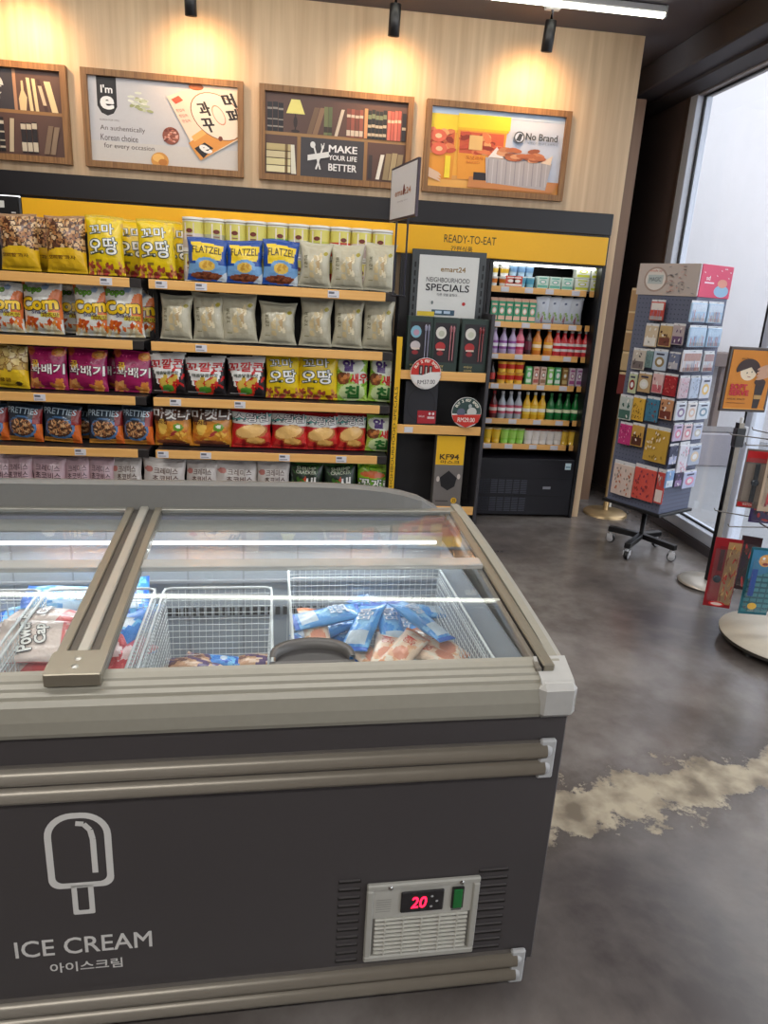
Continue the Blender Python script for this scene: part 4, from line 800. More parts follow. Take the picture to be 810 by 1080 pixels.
row(lambda: cup('blue_cup', .075, .032, (150, 180, 200), (226, 206, 210), None, PRINT, (110, 150, 190)), 3, 539, 556, CZ[0], 'small blue cup, upper layer', 'cup', 'blue cups in the chiller', W0, .077)
row(lambda: carton('dairy_box', .082, .085, .07, (206, 226, 214), (110, 190, 170)), 3, 570, 596, CZ[0], 'pale green dairy box', 'box', 'dairy boxes in the chiller', W0)
for k in range(2): row(lambda: carton('butter_box', .1, .083, .08, (232, 236, 226), (206, 214, 60)), 2, 611, 627, CZ[0], 'white and yellow-green box, %s layer' % ('bottom', 'top')[k], 'box', 'yellow boxes in the chiller', W0, k*.086)
row(lambda: carton('juice_carton', .052, .165, .05, (70, 160, 120), (240, 196, 170), True), 6, 519, 559, CZ[1], 'green and pink juice carton', 'carton', 'juice cartons in the chiller', W1)
row(lambda: bagmesh('white_pouch', .11, .19, .04, (206, 212, 222), lambda a: (a.scat(.1, .05, .9, .35, 10, .12, .07, [(150, 180, 110), (170, 120, 130), (190, 190, 200)], 3), a.ell(.5, .75, .1, .06, (90, 100, 130))), nx=12, ny=14, seed=3), 4, 570, 605, CZ[1], 'white standing drink pouch', 'pouch', 'white pouches in the chiller', W1)
row(lambda: bottle('purple_bottle', .185, .03, (190, 170, 206), (230, 230, 235), (150, 90, 160), (230, 226, 236)), 3, 520, 539, CZ[2], 'pale purple drink bottle', 'bottle', 'purple bottles in the chiller', W2)
row(lambda: bottle('pink_bottle', .195, .033, (226, 120, 140), (240, 200, 200), (200, 60, 100), (240, 220, 226)), 1, 547, 547, CZ[2], 'pink drink bottle', 'bottle', 'pink bottle in the chiller', W2)
row(lambda: bottle('dark_bottle', .19, .028, (60, 30, 40), (50, 40, 40), (110, 40, 60)), 1, 556, 556, CZ[2], 'dark red drink bottle', 'bottle', 'dark bottle in the chiller', W2)
row(lambda: bottle('orange_bottle', .19, .034, (220, 130, 50), (200, 190, 180), (236, 170, 60), (240, 220, 190)), 2, 565, 577, CZ[2], 'orange juice bottle', 'bottle', 'orange bottles in the chiller', W2)
row(lambda: bottle('red_bottle', .185, .032, (206, 60, 66), (236, 236, 236), (230, 220, 220), (190, 30, 50)), 5, 586, 616, CZ[2], 'red and white drink bottle', 'bottle', 'red bottles in the chiller', W2)
for k in range(2): row(lambda: cup('red_yellow_tub', .078, .036, (240, 190, 60), (230, 160, 60), None, PRINT, (206, 50, 40)), 3, 528, 546, CZ[3], 'yellow and red tub, %s layer' % ('bottom', 'top')[k], 'tub', 'yellow tubs in the chiller', W3, k*.08)
row(lambda: bottle('small_dark_bottle', .15, .025, (50, 40, 40), (60, 50, 46), (206, 60, 50)), 1, 518, 518, CZ[3], 'small dark bottle', 'bottle', 'small dark bottle in the chiller', W3)
for j, (c1, c2, nm) in enumerate((((110, 200, 120), (226, 240, 220), 'green'), ((226, 190, 170), (180, 90, 80), 'pink'), ((226, 196, 180), (160, 120, 90), 'peach'), ((140, 210, 100), (236, 240, 230), 'lime'), ((90, 180, 120), (230, 240, 230), 'deep green'), ((150, 110, 60), (200, 180, 120), 'brown'), ((226, 206, 216), (180, 90, 150), 'lilac'), ((216, 200, 220), (150, 80, 140), 'purple'))):
    row(lambda: carton('slim_carton', .044, .13, .045, c1, c2), 1, 556+j*7.6, 0, CZ[3], nm+' slim drink carton', 'carton', 'slim cartons in the chiller', W3)
row(lambda: bottle('soju_bottle', .2, .03, (90, 30, 34), (150, 40, 40), (190, 50, 50), (200, 180, 170)), 1, 519, 519, CZ[4], 'red glass soju bottle', 'bottle', 'soju bottles in the chiller', W4)
row(lambda: bottle('soju_bottle', .2, .03, (170, 176, 186), (206, 206, 210), (190, 90, 110), (236, 236, 236)), 3, 528, 545, CZ[4], 'clear glass soju bottle', 'bottle', 'soju bottles in the chiller', W4)
row(lambda: bottle('soju_bottle', .2, .03, (226, 176, 40), (206, 206, 190), (236, 200, 70), (226, 220, 206)), 3, 554, 570, CZ[4], 'yellow soju bottle', 'bottle', 'soju bottles in the chiller', W4)
row(lambda: bottle('soju_bottle', .2, .03, (24, 110, 50), (60, 130, 80), (30, 120, 60), (220, 226, 190)), 4, 579, 605, CZ[4], 'green glass soju bottle', 'bottle', 'soju bottles in the chiller', W4)
jar = lambda b_, l_, c_: (lambda: cup('drink_jar', .115, .036, b_, l_, None, GLOSS, c_))
row(jar((240, 190, 40), (196, 170, 120), (240, 200, 60)), 2, 513, 522, CZ[5], 'yellow drink jar', 'jar', 'jars on the lowest chiller shelf', W5)
row(jar((150, 210, 80), (150, 160, 110), (170, 220, 100)), 3, 531, 547, CZ[5], 'light green drink jar', 'jar', 'jars on the lowest chiller shelf', W5)
row(jar((226, 220, 214), (120, 60, 44), (236, 230, 224)), 5, 556, 587, CZ[5], 'white jar with a brown top', 'jar', 'jars on the lowest chiller shelf', W5)
row(jar((220, 180, 60), (110, 80, 40), (230, 190, 70)), 2, 594, 602, CZ[5], 'golden drink jar', 'jar', 'jars on the lowest chiller shelf', W5)

# ================================================================== FREEZER
A = R(2.56); F0 = Vector((.584, 1.264, 0)); FL = 2.08; FD = .95
fr = thing('chest_freezer', 'large grey chest freezer with sliding glass lids and ice cream logo in the foreground', 'freezer', F0, A)
def inF(o, u, v, z, rot=(0, 0, 0)):     # put a top-level object at freezer coordinates
    p = F0+Matrix.Rotation(A, 3, 'Z') @ Vector((u, v, z)); o.location = p
    o.rotation_euler = (Matrix.Rotation(A, 3, 'Z') @ Euler(rot).to_matrix()).to_euler(); return o
BC = (68, 64, 65); GC = (146, 142, 130); AL = (146, 139, 124)
mb = MB(); u0, u1 = -FL, 0
mb.box(u0, u1, 0, .06, .08, .765, BC, bev=.004); mb.box(u0, u1, FD-.06, FD, .08, .765, BC, bev=.004)
mb.box(u0, u0+.07, .06, FD-.06, .08, .765, BC); mb.box(u1-.07, u1, .06, FD-.06, .08, .765, BC, bev=.003); mb.box(u0+.01, u1-.01, .01, FD-.01, .06, .1, (40, 38, 40))
mb.build('body', BODY, fr)
for (u, v) in ((-.12, .14), (-.12, .8), (-FL+.12, .14), (-FL+.12, .8)):
    mb = MB(); mb.T = Matrix.Translation((u, v, .03)) @ Matrix.Rotation(R(90), 4, 'X'); mb.lathe([(.03, -.012), (.03, .012)], (30, 30, 30), 16); mb.T = Matrix.Identity(4); mb.box(u-.02, u+.02, v-.02, v+.02, .035, .06, (120, 120, 120)); mb.build('caster', SATIN, fr)
# liner
def zt(v):   # height of the glass line
    return .868+.075*(v/.9)
LI = (160, 166, 172)
mb = MB(); a0, a1, b0, b1 = -FL+.075, -.075, .065, FD-.065; zb = .30; zl = .835
mb.box(a0-.004, a0, b0, b1, zb, zl, LI); mb.box(a1, a1+.004, b0, b1, zb, zl, LI); mb.box(a0, a1, b0-.004, b0, zb, zl, LI); mb.box(a0, a1, b1, b1+.004, zb, zl+.03, LI); mb.box(a0, a1, b0, b1, zb-.004, zb, LI)
mb.box(a1-.012, a1, b0, b1, .70, .708, (150, 152, 156)); mb.box(a0, a1, b1-.012, b1, .70, .708, (150, 152, 156))
for k in range(11): mb.box(a0+.1+k*.17, a0+.106+k*.17, b1-.002, b1, zb, zl, (140, 144, 150))
mb.build('liner', COLD, fr)
mb = MB()
for k in range(76):
    u = a0+.05+k*.024; mb.box(u, u+.015, b1-.006, b1-.0025, .585, .612, (16, 16, 18))
mb.build('liner_vent', MATTE, fr, kind='stuff')
mb = MB(); mb.tube([(a0+.03, b1-.04, .845), (a1-.03, b1-.04, .845)], .006, (250, 252, 255), 10); il = mb.build('interior_lamp', mat('interior_lamp', .4, emit=3), fr)
ld = bpy.data.lights.new('interior_glow', 'AREA'); ld.shape = 'RECTANGLE'; ld.size, ld.size_y = FL-.3, .02; ld.energy = 2.6; ld.color = (.93, .97, 1)
lo = bpy.data.objects.new('interior_glow', ld); col.objects.link(lo); lo.parent = il; lo.location = (-FL/2, b1-.06, .83); lo.rotation_euler = (R(-25), 0, 0)
# front rim with grooves
prof = [(-.012, .765), (-.016, .775), (-.014, .80), (-.008, .828), (0, .838), (.004, .8365), (.006, .843), (.015, .848), (.017, .8455), (.02, .852), (.031, .857), (.033, .8545), (.036, .860), (.05, .864), (.062, .866), (.066, .84), (.062, .765)]
mb = MB(); mb.prismx(prof, -FL+.07, -.072, GC); mb.build('front_rim', SATIN, fr)
mb = MB()
def sideprof(off=0): return [(-.016, .77), (-.014, .805), (.0, .838), (.05, .864), (.3, .893), (.6, .922), (.95, .94), (.96, .93), (.96, .77)]
def capgeo(mb, x0, x1, sgn):
    """side rim swept from front to back, outer edge rounded"""
    st = [(-.012, .83), (.0, .842), (.05, .866), (.15, .88), (.3, .896), (.45, .91), (.6, .922), (.8, .934), (.96, .94)]
    vs = []; fs = []
    outer = x1 if sgn > 0 else x0; inner = x0 if sgn > 0 else x1
    for (v, z) in st:
        vs += [(inner, v, z-.12 if v > .02 else .765), (inner, v, z), (outer-sgn*.022, v, z), (outer-sgn*.008, v, z-.006), (outer, v, z-.018), (outer, v, .79), (outer-sgn*.01, v, .765), (outer-sgn*.03, v, .765)]
    n = 8
    for i in range(len(st)-1):
        for k in range(n): fs.append((i*n+k, i*n+(k+1) % n, (i+1)*n+(k+1) % n, (i+1)*n+k))
    fs.append(tuple(range(n))); fs.append(tuple(range((len(st)-1)*n, len(st)*n)))
    mb.add(vs, fs, GC, 0, False)
capgeo(mb, -.035, .006, 1); mb.build('side_rim', SATIN, fr)
mb = MB(); capgeo(mb, -FL-.006, -FL+.035, -1); mb.build('side_rim', SATIN, fr)
mb = MB()
for (x0, x1) in ((-.078, .006), (-FL-.006, -FL+.078)):
    mb = MB(); mb.box(x0, x1, -.022, .03, .762, .842, (176, 174, 170), bev=.012); mb.prismx([(-.012, .835), (.0, .845), (.058, .869), (.058, .84), (.0, .82)], x0+.006, x1-.006, (176, 174, 170)); mb.build('corner_cap', SATIN, fr)
mb = MB(); mb.box(-FL, 0, FD-.06, FD+.01, .765, .93, GC, bev=.008); mb.build('back_rim', SATIN, fr)
# rear hood
mb = MB(); st = []
for i in range(33):
    s_ = -1+2*i/32; u = -FL/2+s_*(FL/2-.095); hgt = .078*(1-abs(s_)**7)**.8; st.append((u, hgt))
vs = []; n = 6; fs = []
for (u, h_) in st:
    vs += [(u, FD+.01, .92), (u, FD-.08, .925), (u, FD-.088, .935), (u, FD-.075, .938+h_), (u, FD-.05, .945+h_), (u, FD+.01, .94+h_*.9)]
for i in range(len(st)-1):
    for k in range(n): fs.append((i*n+k, i*n+(k+1) % n, (i+1)*n+(k+1) % n, (i+1)*n+k))
fs += [tuple(range(n)), tuple(range((len(st)-1)*n, len(st)*n))]
mb.add(vs, fs, (108, 107, 104)); mb.build('rear_hood', SATIN, fr)
mb = MB(); mb.box(-FL+.08, -.08, FD-.096, FD-.08, .915, .926, (110, 110, 124)); mb.build('hood_seal', SATIN, fr)
# frame bars of the lid opening
def beam(name, c0, c1, halfw, c, z0=0.0, h_=.014, mt=METAL, va=.02, vb=.875, bev=.002):
    """bar that follows the glass slope from front to back"""
    mb = MB(); ft = z0 == -.012 or z0 == -.009
    zf = (lambda v: .866+.117*(v-.055)) if ft else zt
    ang = math.atan2(zf(vb)-zf(va), vb-va); Ln = math.hypot(zf(vb)-zf(va), vb-va)
    mb.T = Matrix.Translation((0, va, zf(va)+z0)) @ Matrix.Rotation(ang, 4, 'X')
    return mb, Ln
mb, Ln = beam('x', 0, 0, 0, AL); mb.box(-.062, -.036, 0, Ln, -.03, .0, AL, bev=.003); mb.box(-.078, -.064, 0, Ln, -.03, -.008, (140, 134, 124), bev=.002); mb.box(-.0645, -.061, 0, Ln, -.02, -.004, (50, 48, 46)); mb.build('lid_track', METAL, fr)
mb, Ln = beam('x', 0, 0, 0, AL); mb.box(-FL+.036, -FL+.078, 0, Ln, -.03, .0, AL, bev=.003); mb.build('lid_track', METAL, fr)
UC = -1.0
mb, Ln = beam('x', 0, 0, 0, AL)
mb.box(UC-.05, UC+.05, 0, Ln, -.02, .002, AL, bev=.002); mb.box(UC-.05, UC-.03, 0, Ln, .002, .010, AL, bev=.002); mb.box(UC+.03, UC+.05, 0, Ln, .002, .010, AL, bev=.002); mb.box(UC-.012, UC+.012, 0, Ln, .002, .013, (186, 182, 172), bev=.003)
mb.box(UC-.03, UC-.012, 0, Ln, .0021, .003, (96, 92, 86)); mb.box(UC+.012, UC+.03, 0, Ln, .0021, .003, (96, 92, 86))
cb = mb.build('center_beam', METAL, fr)
mb, Ln = beam('x', 0, 0, 0, AL); n = 12
pl = [(UC-.052, -.004), (UC+.052, -.004), (UC+.052, .05)]+[(UC+.04+.012*math.cos(a_), .062+.012*math.sin(a_)) for a_ in np.linspace(0, math.pi/2, 5)]+[(UC-.04+.012*math.cos(a_), .062+.012*math.sin(a_)) for a_ in np.linspace(math.pi/2, math.pi, 5)]+[(UC-.052, .05)]
vs = [(p_[0], p_[1], .0105) for p_ in pl]+[(p_[0], p_[1], .0165) for p_ in pl]; N_ = len(pl)
mb.add(vs, [tuple(range(N_)), tuple(range(2*N_-1, N_-1, -1))]+[(i, (i+1) % N_, N_+(i+1) % N_, N_+i) for i in range(N_)], AL)
mb.box(UC-.052, UC+.052, -.007, -.002, -.012, .0165, AL, bev=.002)
for q in (.018, .045): mb.lathe([(.007, .0165), (.006, .0185), (.002, .019)], (190, 188, 180), 12, (UC, q, 0))
mb.build('end_plate', METAL, cb)
# lids
def lid(ua, ub, va, vb, dz, name, label=None):
    mb, Ln = beam('x', 0, 0, 0, AL, dz, va=va, vb=vb); mb.box(ua, ub, 0, Ln, -.002, .002, (255, 255, 255)); g_ = mb.build(name, LIDGLASS, fr)
    return g_
def bar(ua, ub, v, wd, hh, dz, c, mt, par, nm='lid_bar'):
    mb, Ln = beam('x', 0, 0, 0, AL, dz, va=v, vb=v+.1); mb.box(ua, ub, 0, wd, -.002, hh, c, bev=.002); mb.build(nm, mt, par)
CLEAR = glass('lid_edge_plastic', (.85, .84, .8), .45, .15, (.62, .62, .6))
for (ua, ub) in ((UC+.05, -.064), (-FL+.078, UC-.05)):
    g_ = lid(ua, ub, .055, .50, -.012, 'front_lid')
    g2 = lid(ua, ub, .48, .875, .0, 'rear_lid')
    bar(ua, ub, .475, .045, .012, -.004, (200, 200, 196), CLEAR, g2)
    bar(ua, ub, .85, .025, .01, .0, (150, 148, 140), METAL, g2)
    if ua > -1.2:
        # recessed grip: a half-moon shell on the front lid
        p1 = (-.64, .062); mb, Ln = beam('x', 0, 0, 0, AL, -.012, va=.06, vb=.5)
        cxh = -.545; rw = .088; n = 18
        arc = [(cxh+rw*math.cos(a_), .012+.068*math.sin(a_)**.75) for a_ in np.linspace(0, math.pi, n)]
        arc2 = [(cxh+(rw-.012)*math.cos(a_), .012+.055*math.sin(a_)**.75) for a_ in np.linspace(0, math.pi, n)]
        vs = [(x, y, .002) for x, y in arc]+[(x, y, .018+.004) for x, y in arc]+[(x, y, .022) for x, y in arc2]+[(x, y-.004, .004) for x, y in arc2]; fs = []
        for L0 in range(3):
            for i in range(n-1): fs.append((L0*n+i, L0*n+i+1, (L0+1)*n+i+1, (L0+1)*n+i))
        mb.add(vs, fs, (86, 84, 82), 0, True); mb.add([vs[3*n+i] for i in range(n)], [tuple(range(n))], (58, 56, 56)); mb.box(cxh-rw, cxh+rw, .002, .014, .002, .012, (86, 84, 82), bev=.003); mb.build('grip', SATIN, g_)
# bumper rails
for (z0, z1) in ((.615, .70), (.028+.0, .115)):
    mb = MB(); h_ = (z1-z0)/2
    for k in range(2):
        zc = z0+h_*(k+.5); pf = [(.0, zc-h_*.5)]+[(-.024*math.cos(t_), zc+h_*.47*math.sin(t_)) for t_ in np.linspace(-1.5, 1.5, 9)]+[(.0, zc+h_*.5)]
        mb.prismx(pf, -FL+.03, -.045, (150, 143, 132), 0, True)
    mb.box(-FL+.03, -.045, -.008, 0, z0, z1, (120, 114, 108)); rl = mb.build('bumper_rail', mat('anodised_rail', .32, metal=.35, bscale=25), fr)
    for (xa, xb) in ((-.055, -.027), (-FL+.027, -FL+.055)):
        mb = MB(); mb.box(xa-.004, xb+.004, -.014, 0, z0-.006, z1+.006, (176, 176, 176), bev=.004)
        for k in range(2):
            zc = z0+h_*(k+.5); mb.T = Matrix.Translation((xa, 0, zc)) @ Matrix.Rotation(R(90), 4, 'Y'); mb.lathe([(.021, -.0), (.0215, .012), (.017, .022), (.006, .027)], (176, 176, 176), 14); mb.T = Matrix.Identity(4)
        mb.build('end_cap', SATIN, rl)
# louvre slots beside the control panel
def fpx(x, y, v=0.0):
    p = at_p(x, y, np.array(F0)+np.array([-math.sin(A), math.cos(A), 0])*v, (-math.sin(A), math.cos(A), 0)); d = Vector(p)-F0
    return d.x*math.cos(A)+d.y*math.sin(A), d.z
for (pa, pb) in (((357, 931), (375, 1012)), ((505, 919), (526, 997))):
    ua, za = fpx(*pa); ub, zb_ = fpx(*pb); mb = MB(); n = 11
    ua, ub = min(ua, ub), max(ua, ub)
    if ub-ua < .05: ub = ua+.05
    for k in range(n): z = za-(za-zb_)*k/(n-1); mb.box(ua, ub, -.001, 0, z-.004, z+.004, (8, 8, 8)); mb.box(ua+.002, ub-.002, -.004, 0, z+.004, z+.0055, (84, 80, 80))
    mb.build('louvre_slots', SATIN, fr)
ua, za = fpx(387, 931); ub, zb_ = fpx(497, 1000); W = ub-ua; H = za-zb_
pn = bpy.data.objects.new('control_panel', None)
mb = MB(); PG = (170, 168, 160); e = .016
mb.box(ua, ub, -.012, 0, zb_, zb_+e, PG, bev=.003); mb.box(ua, ub, -.012, 0, za-e, za, PG, bev=.003); mb.box(ua, ua+e, -.012, 0, zb_+e, za-e, PG, bev=.003); mb.box(ub-e, ub, -.012, 0, zb_+e, za-e, PG, bev=.003)
mb.box(ua+e, ub-e, -.004, 0, zb_+e, za-e, (120, 118, 112)); zc = zb_+H*.56; mb.box(ua+e, ub-e, -.007, -.004, zc, za-e, (180, 178, 170))
pnl = mb.build('control_panel', SATIN, fr)
mb = MB()
for k in range(9): z = zb_+e+.004+k*(zc-zb_-e)/9.0; mb.box(ua+e+.006, ub-e-.006, -.010, -.004, z, z+.0055, (196, 194, 184), bev=.001)
for k in range(5): x = ua+e+.03+k*(W-2*e-.06)/4; mb.box(x-.0015, x+.0015, -.0105, -.004, zb_+e, zc, (196, 194, 184))
mb.build('grille', SATIN, pnl)
x0 = ua+W*.30; x1 = ua+W*.68; z0 = zc+.014; z1 = za-e-.008
mb = MB(); mb.box(x0, x1, -.013, -.0071, z0, z1, (34, 33, 36), bev=.003); f = Flat(mb, lambda x, z, o: (x, -.013-o, z), .0004)
for q in range(3): f.ell(x0+W*.27+(.012 if q == 1 else 0), z0+(z1-z0)*(.25+.25*q), .003, .003, (180, 180, 180))
dsp = mb.build('display', GLOSS, pnl)
mb = MB(); text(mb, '20', x0+W*.16, (z0+z1)/2, W*.13, (z1-z0)*.52, (255, 26, 60), lambda X, Z, e: (X, -.0139-e, Z), .02, 0, shear=.1); mb.build('digits', LEDR, dsp)
mb = MB(); mb.box(ub-W*.25, ub-W*.14, -.013, -.0071, z0, z1+.002, (24, 26, 24), bev=.002); mb.box(ub-W*.235, ub-W*.155, -.015, -.012, z0+.004, z1-.002, (20, 110, 50), bev=.002); mb.box(ub-W*.24, ub-W*.15, -.0075, -.007, z0-.009, z0-.005, (90, 90, 86)); mb.build('power_switch', GLOSS, pnl)
mb = MB()
for x in (ua+W*.2, ub-W*.17): mb.T = Matrix.Translation((x, -.012, za-e*.55)) @ Matrix.Rotation(R(90), 4, 'X'); mb.lathe([(.0055, 0), (.005, .002), (.002, .003)], (190, 190, 186), 12)
mb.T = Matrix.Identity(4); mb.build('screw', CHROME, pnl)
mb = MB(); f = Flat(mb, lambda x, z, o: (x, -.0071-o, z), .0004)
for k in range(6): f.rect(ua+e+.006, z0+.004+k*.007, ua+e+.04, z0+.0055+k*.007, (140, 138, 132))
mb.build('instruction_label', PRINT, pnl)
# ice cream logo and lettering on the front
mb = MB(); f = Flat(mb, lambda x, z, o: (x, -.0006-o, z), .0001)
(lx, lt) = fpx(44, 862)[0], fpx(80, 857)[1]; rx_ = fpx(118, 890)[0]; lb = fpx(84, 936)[1]; W = rx_-lx; cxl = lx+W/2; th = .0135
LC = (214, 212, 208)
def ring(outer, inner, c):
    n = len(outer); mb.add([f._f(*p_) for p_ in outer]+[f._f(*p_) for p_ in inner], [(i, (i+1) % n, n+(i+1) % n, n+i) for i in range(n)], c)
def rr(x0, x1, z0, z1, rb, rt, n=8):
    pts = []
    for (cx_, cz_, r_, a0_) in ((x1-rt, z1-rt, rt, 0), (x0+rt, z1-rt, rt, 90), (x0+rb, z0+rb, rb, 180), (x1-rb, z0+rb, rb, 270)):
        for i in range(n+1): a_ = R(a0_+90*i/n); pts.append((cx_+r_*math.cos(a_), cz_+r_*math.sin(a_)))
    return pts
rt = W*.44
ring(rr(lx, rx_, lb, lt, W*.18, rt), rr(lx+th, rx_-th, lb+th, lt-th, W*.12, rt-th), LC)
sb = fpx(85, 964)[1]
st_w = W*.34; ring(rr(cxl-st_w/2, cxl+st_w/2, sb, lb+th*.5, .004, .003), rr(cxl-st_w/2+th*.8, cxl+st_w/2-th*.8, sb+th*.8, lb+.001, .003, .002), LC)
f.line([(cxl-W*.02, lt-W*.2), (cxl+W*.1, lt-W*.22), (cxl+W*.19, lt-W*.34), (cxl+W*.22, lt-W*.52), (cxl+W*.22, lb+W*.28)], th*.85, LC)
mb.build('popsicle_logo', PRINT, fr); mb = MB(); f = Flat(mb, lambda x, z, o: (x, -.0006-o, z), .0001)
ul, _ = fpx(16, 1003); ur, _ = fpx(160, 988); zc = fpx(88, 996)[1]
f.text('ICE CREAM', (ul+ur)/2, zc, ur-ul, fpx(20, 993)[1]-fpx(20, 1010)[1], LC, .012)
mb.build('lettering', PRINT, fr); mb = MB(); f = Flat(mb, lambda x, z, o: (x, -.0006-o, z), .0001)
ul, _ = fpx(53, 1020); ur, _ = fpx(129, 1014); zc = fpx(90, 1018)[1]
f.text('아이스크림', (ul+ur)/2, zc, ur-ul, .026, LC, .02)
mb.build('lettering', PRINT, fr)
# baskets -------------------------------------------------------------------
def basket(ua, ub, va, vb, z0, z1, label):
    t = thing('wire_basket', label, 'basket'); inF(t, 0, 0, 0)
    mb = MB(); c = (226, 230, 230); q = .022
    rim = []
    for (cx_, cy_, a0_) in ((ub-q, vb-q, 0), (ua+q, vb-q, 90), (ua+q, va+q, 180), (ub-q, va+q, 270)):
        for i in range(5): a_ = R(a0_+90*i/4); rim.append((cx_+q*math.cos(a_), cy_+q*math.sin(a_), z1))
    mb.tube(rim, .0036, c, 8, close=True)
    mb.tube([(x, y, z1-.03) for x, y, z in rim], .0022, c, 6, close=True); mb.build('rim', SATIN, t)
    mb = MB(); r_ = .0011; s_ = .018; k_ = .012
    n = int((ub-ua)/s_); m_ = int((vb-va)/s_); h_ = int((z1-z0)/s_)
    def wl(p, q_): mb.tube([p, q_], r_, c, 4, smooth=False)
    for i in range(n+1):
        x = ua+(ub-ua)*i/n; wl((x, vb, z1), (x, vb-k_, z0)); wl((x, va, z1), (x, va+k_, z0)); wl((x, va+k_, z0), (x, vb-k_, z0))
    for j in range(m_+1):
        y = va+(vb-va)*j/m_; wl((ua, y, z1), (ua+k_, y, z0)); wl((ub, y, z1), (ub-k_, y, z0)); wl((ua+k_, y, z0), (ub-k_, y, z0))
    for k in range(h_+1):
        t_ = k/h_; z = z1+(z0-z1)*t_; d = k_*t_
        wl((ua+d, va+d, z), (ub-d, va+d, z)); wl((ua+d, vb-d, z), (ub-d, vb-d, z)); wl((ua+d, va+d, z), (ua+d, vb-d, z)); wl((ub-d, va+d, z), (ub-d, vb-d, z))
    mb.build('wire_mesh', SATIN, t, kind='stuff')
basket(-.575, -.1, .08, .80, .46, .775, 'white wire basket of blue and orange packs at the right end of the freezer')
basket(-.93, -.625, .08, .72, .50, .75, 'nearly empty white wire basket in the middle of the freezer')
basket(-1.245, -.955, .08, .72, .50, .75, 'white wire basket under the metal centre beam of the freezer')
basket(-1.56, -1.265, .08, .72, .50, .75, 'white wire basket at the left edge of the photo inside the freezer')
# ice cream packs -----------------------------------------------------------
def p_blue(a): a.scat(0, .0, 1, 1, 20, .3, .05, [(90, 164, 228), (60, 136, 214), (130, 190, 236)], 4); a.rect(.15, .1, .85, .32, (206, 222, 236)); a.rect(0, .94, 1, 1, (40, 90, 190)); a.rect(0, 0, 1, .05, (40, 100, 200)); a.ell(.5, .6, .3, .16, (140, 196, 236))
def p_peach(a): a.scat(0, 0, 1, 1, 16, .3, .06, [(246, 206, 170), (240, 226, 206), (236, 180, 140)], 4); a.rect(0, .94, 1, 1, (226, 130, 80)); a.ell(.5, .3, .3, .14, (226, 150, 120)); a.rect(0, 0, 1, .05, (232, 150, 100))
def p_redice(a): a.scat(0, 0, 1, 1, 16, .3, .08, [(206, 40, 50), (230, 90, 90), (190, 20, 36)], 4); a.ell(.5, .5, .3, .2, (236, 200, 196))
def p_power(a): a.rect(0, .45, 1, 1, (236, 216, 206)); a.ell(.5, .26, .4, .16, (226, 90, 90)); a.scat(.1, .0, .9, .4, 12, .14, .06, [(214, 60, 66), (236, 130, 126), (240, 190, 180)], 4); a.rect(0, 0, 1, .06, (200, 60, 60)); a.rect(.7, .1, .82, .34, (60, 50, 56))
def p_cobalt(a): a.scat(0, 0, 1, 1, 20, .3, .08, [(40, 130, 220), (20, 90, 200), (110, 190, 240)], 4); a.ell(.5, .5, .24, .12, (226, 236, 244))
def p_mix(a): a.scat(0, 0, 1, 1, 20, .3, .08, [(120, 74, 60), (226, 190, 160), (90, 60, 110)], 4)
PK = {
 'blue': bagmesh('ice_cream_pack', .085, .21, .034, (80, 154, 222), p_blue, [('요맘때', .5, .64, .62, .24, (240, 246, 250), {'rot': 1.57, 'ol': (70, 130, 200)})], 5, 14, 30, mt=FOIL, crimp=.06),
 'peach': bagmesh('ice_cream_pack', .08, .19, .03, (244, 214, 186), p_peach, [('요맘때', .5, .6, .5, .2, (206, 70, 50), {'rot': 1.57})], 9, 14, 30, mt=FOIL, crimp=.06),
 'red': bagmesh('ice_cream_pack', .09, .18, .04, (214, 50, 60), p_redice, (), 11, 12, 20, mt=FOIL),
 'power': bagmesh('ice_cream_pouch', .15, .26, .05, (226, 110, 110), p_power, [('Power', .5, .78, .7, .13, WHT, {'ol': (40, 30, 34), 'b': .04, 'rot': .1}), ('Cap', .5, .62, .45, .13, WHT, {'ol': (40, 30, 34), 'b': .04, 'rot': .1})], 15, 22, 34, mt=FOIL),
 'cobalt': bagmesh('ice_cream_pack', .11, .2, .045, (60, 140, 224), p_cobalt, (), 19, 12, 20, mt=FOIL),
 'sky': bagmesh('ice_cream_pouch', .16, .26, .05, (130, 190, 236), lambda a: (a.scat(0, 0, 1, 1, 20, .3, .06, [(90, 160, 226), (190, 220, 244)], 6), a.rect(0, .9, 1, 1, (40, 110, 210))), (), 23, 14, 20, mt=FOIL),
 'mix': bagmesh('ice_cream_pack', .07, .16, .028, (200, 150, 110), p_mix, (), 27, 10, 16, mt=FOIL),
}
used = set()
def pack(kind, px, py, z, ang, tilt, label, grp, roll=0, sc=1):
    """centre seen at pixel px,py at height z; ang: heading of the pack in plan; tilt: rise of its top end"""
    src = PK[kind]
    o = src if kind not in used else src.copy()
    if kind in used: col.objects.link(o)
    used.add(kind)
    h = {'blue': .21, 'peach': .19, 'red': .18, 'power': .26, 'cobalt': .2, 'sky': .26, 'mix': .16}[kind]
    c = Vector(at_z(px, py, z))
    # local: z = length, -y = front. lay down: rotate about X by -(90-tilt) => front faces up
    M_ = Matrix.Rotation(R(ang), 4, 'Z') @ Matrix.Rotation(-R(90-tilt), 4, 'X') @ Matrix.Rotation(R(roll), 4, 'Z')
    o.matrix_world = Matrix.Translation(c) @ M_ @ Matrix.Scale(sc, 4) @ Matrix.Translation((0, 0, -h/2))
    o['label'] = label; o['category'] = 'ice cream'; o['group'] = grp
G1 = 'blue ice cream packs in the right basket'; G2 = 'orange ice cream packs in the right basket'
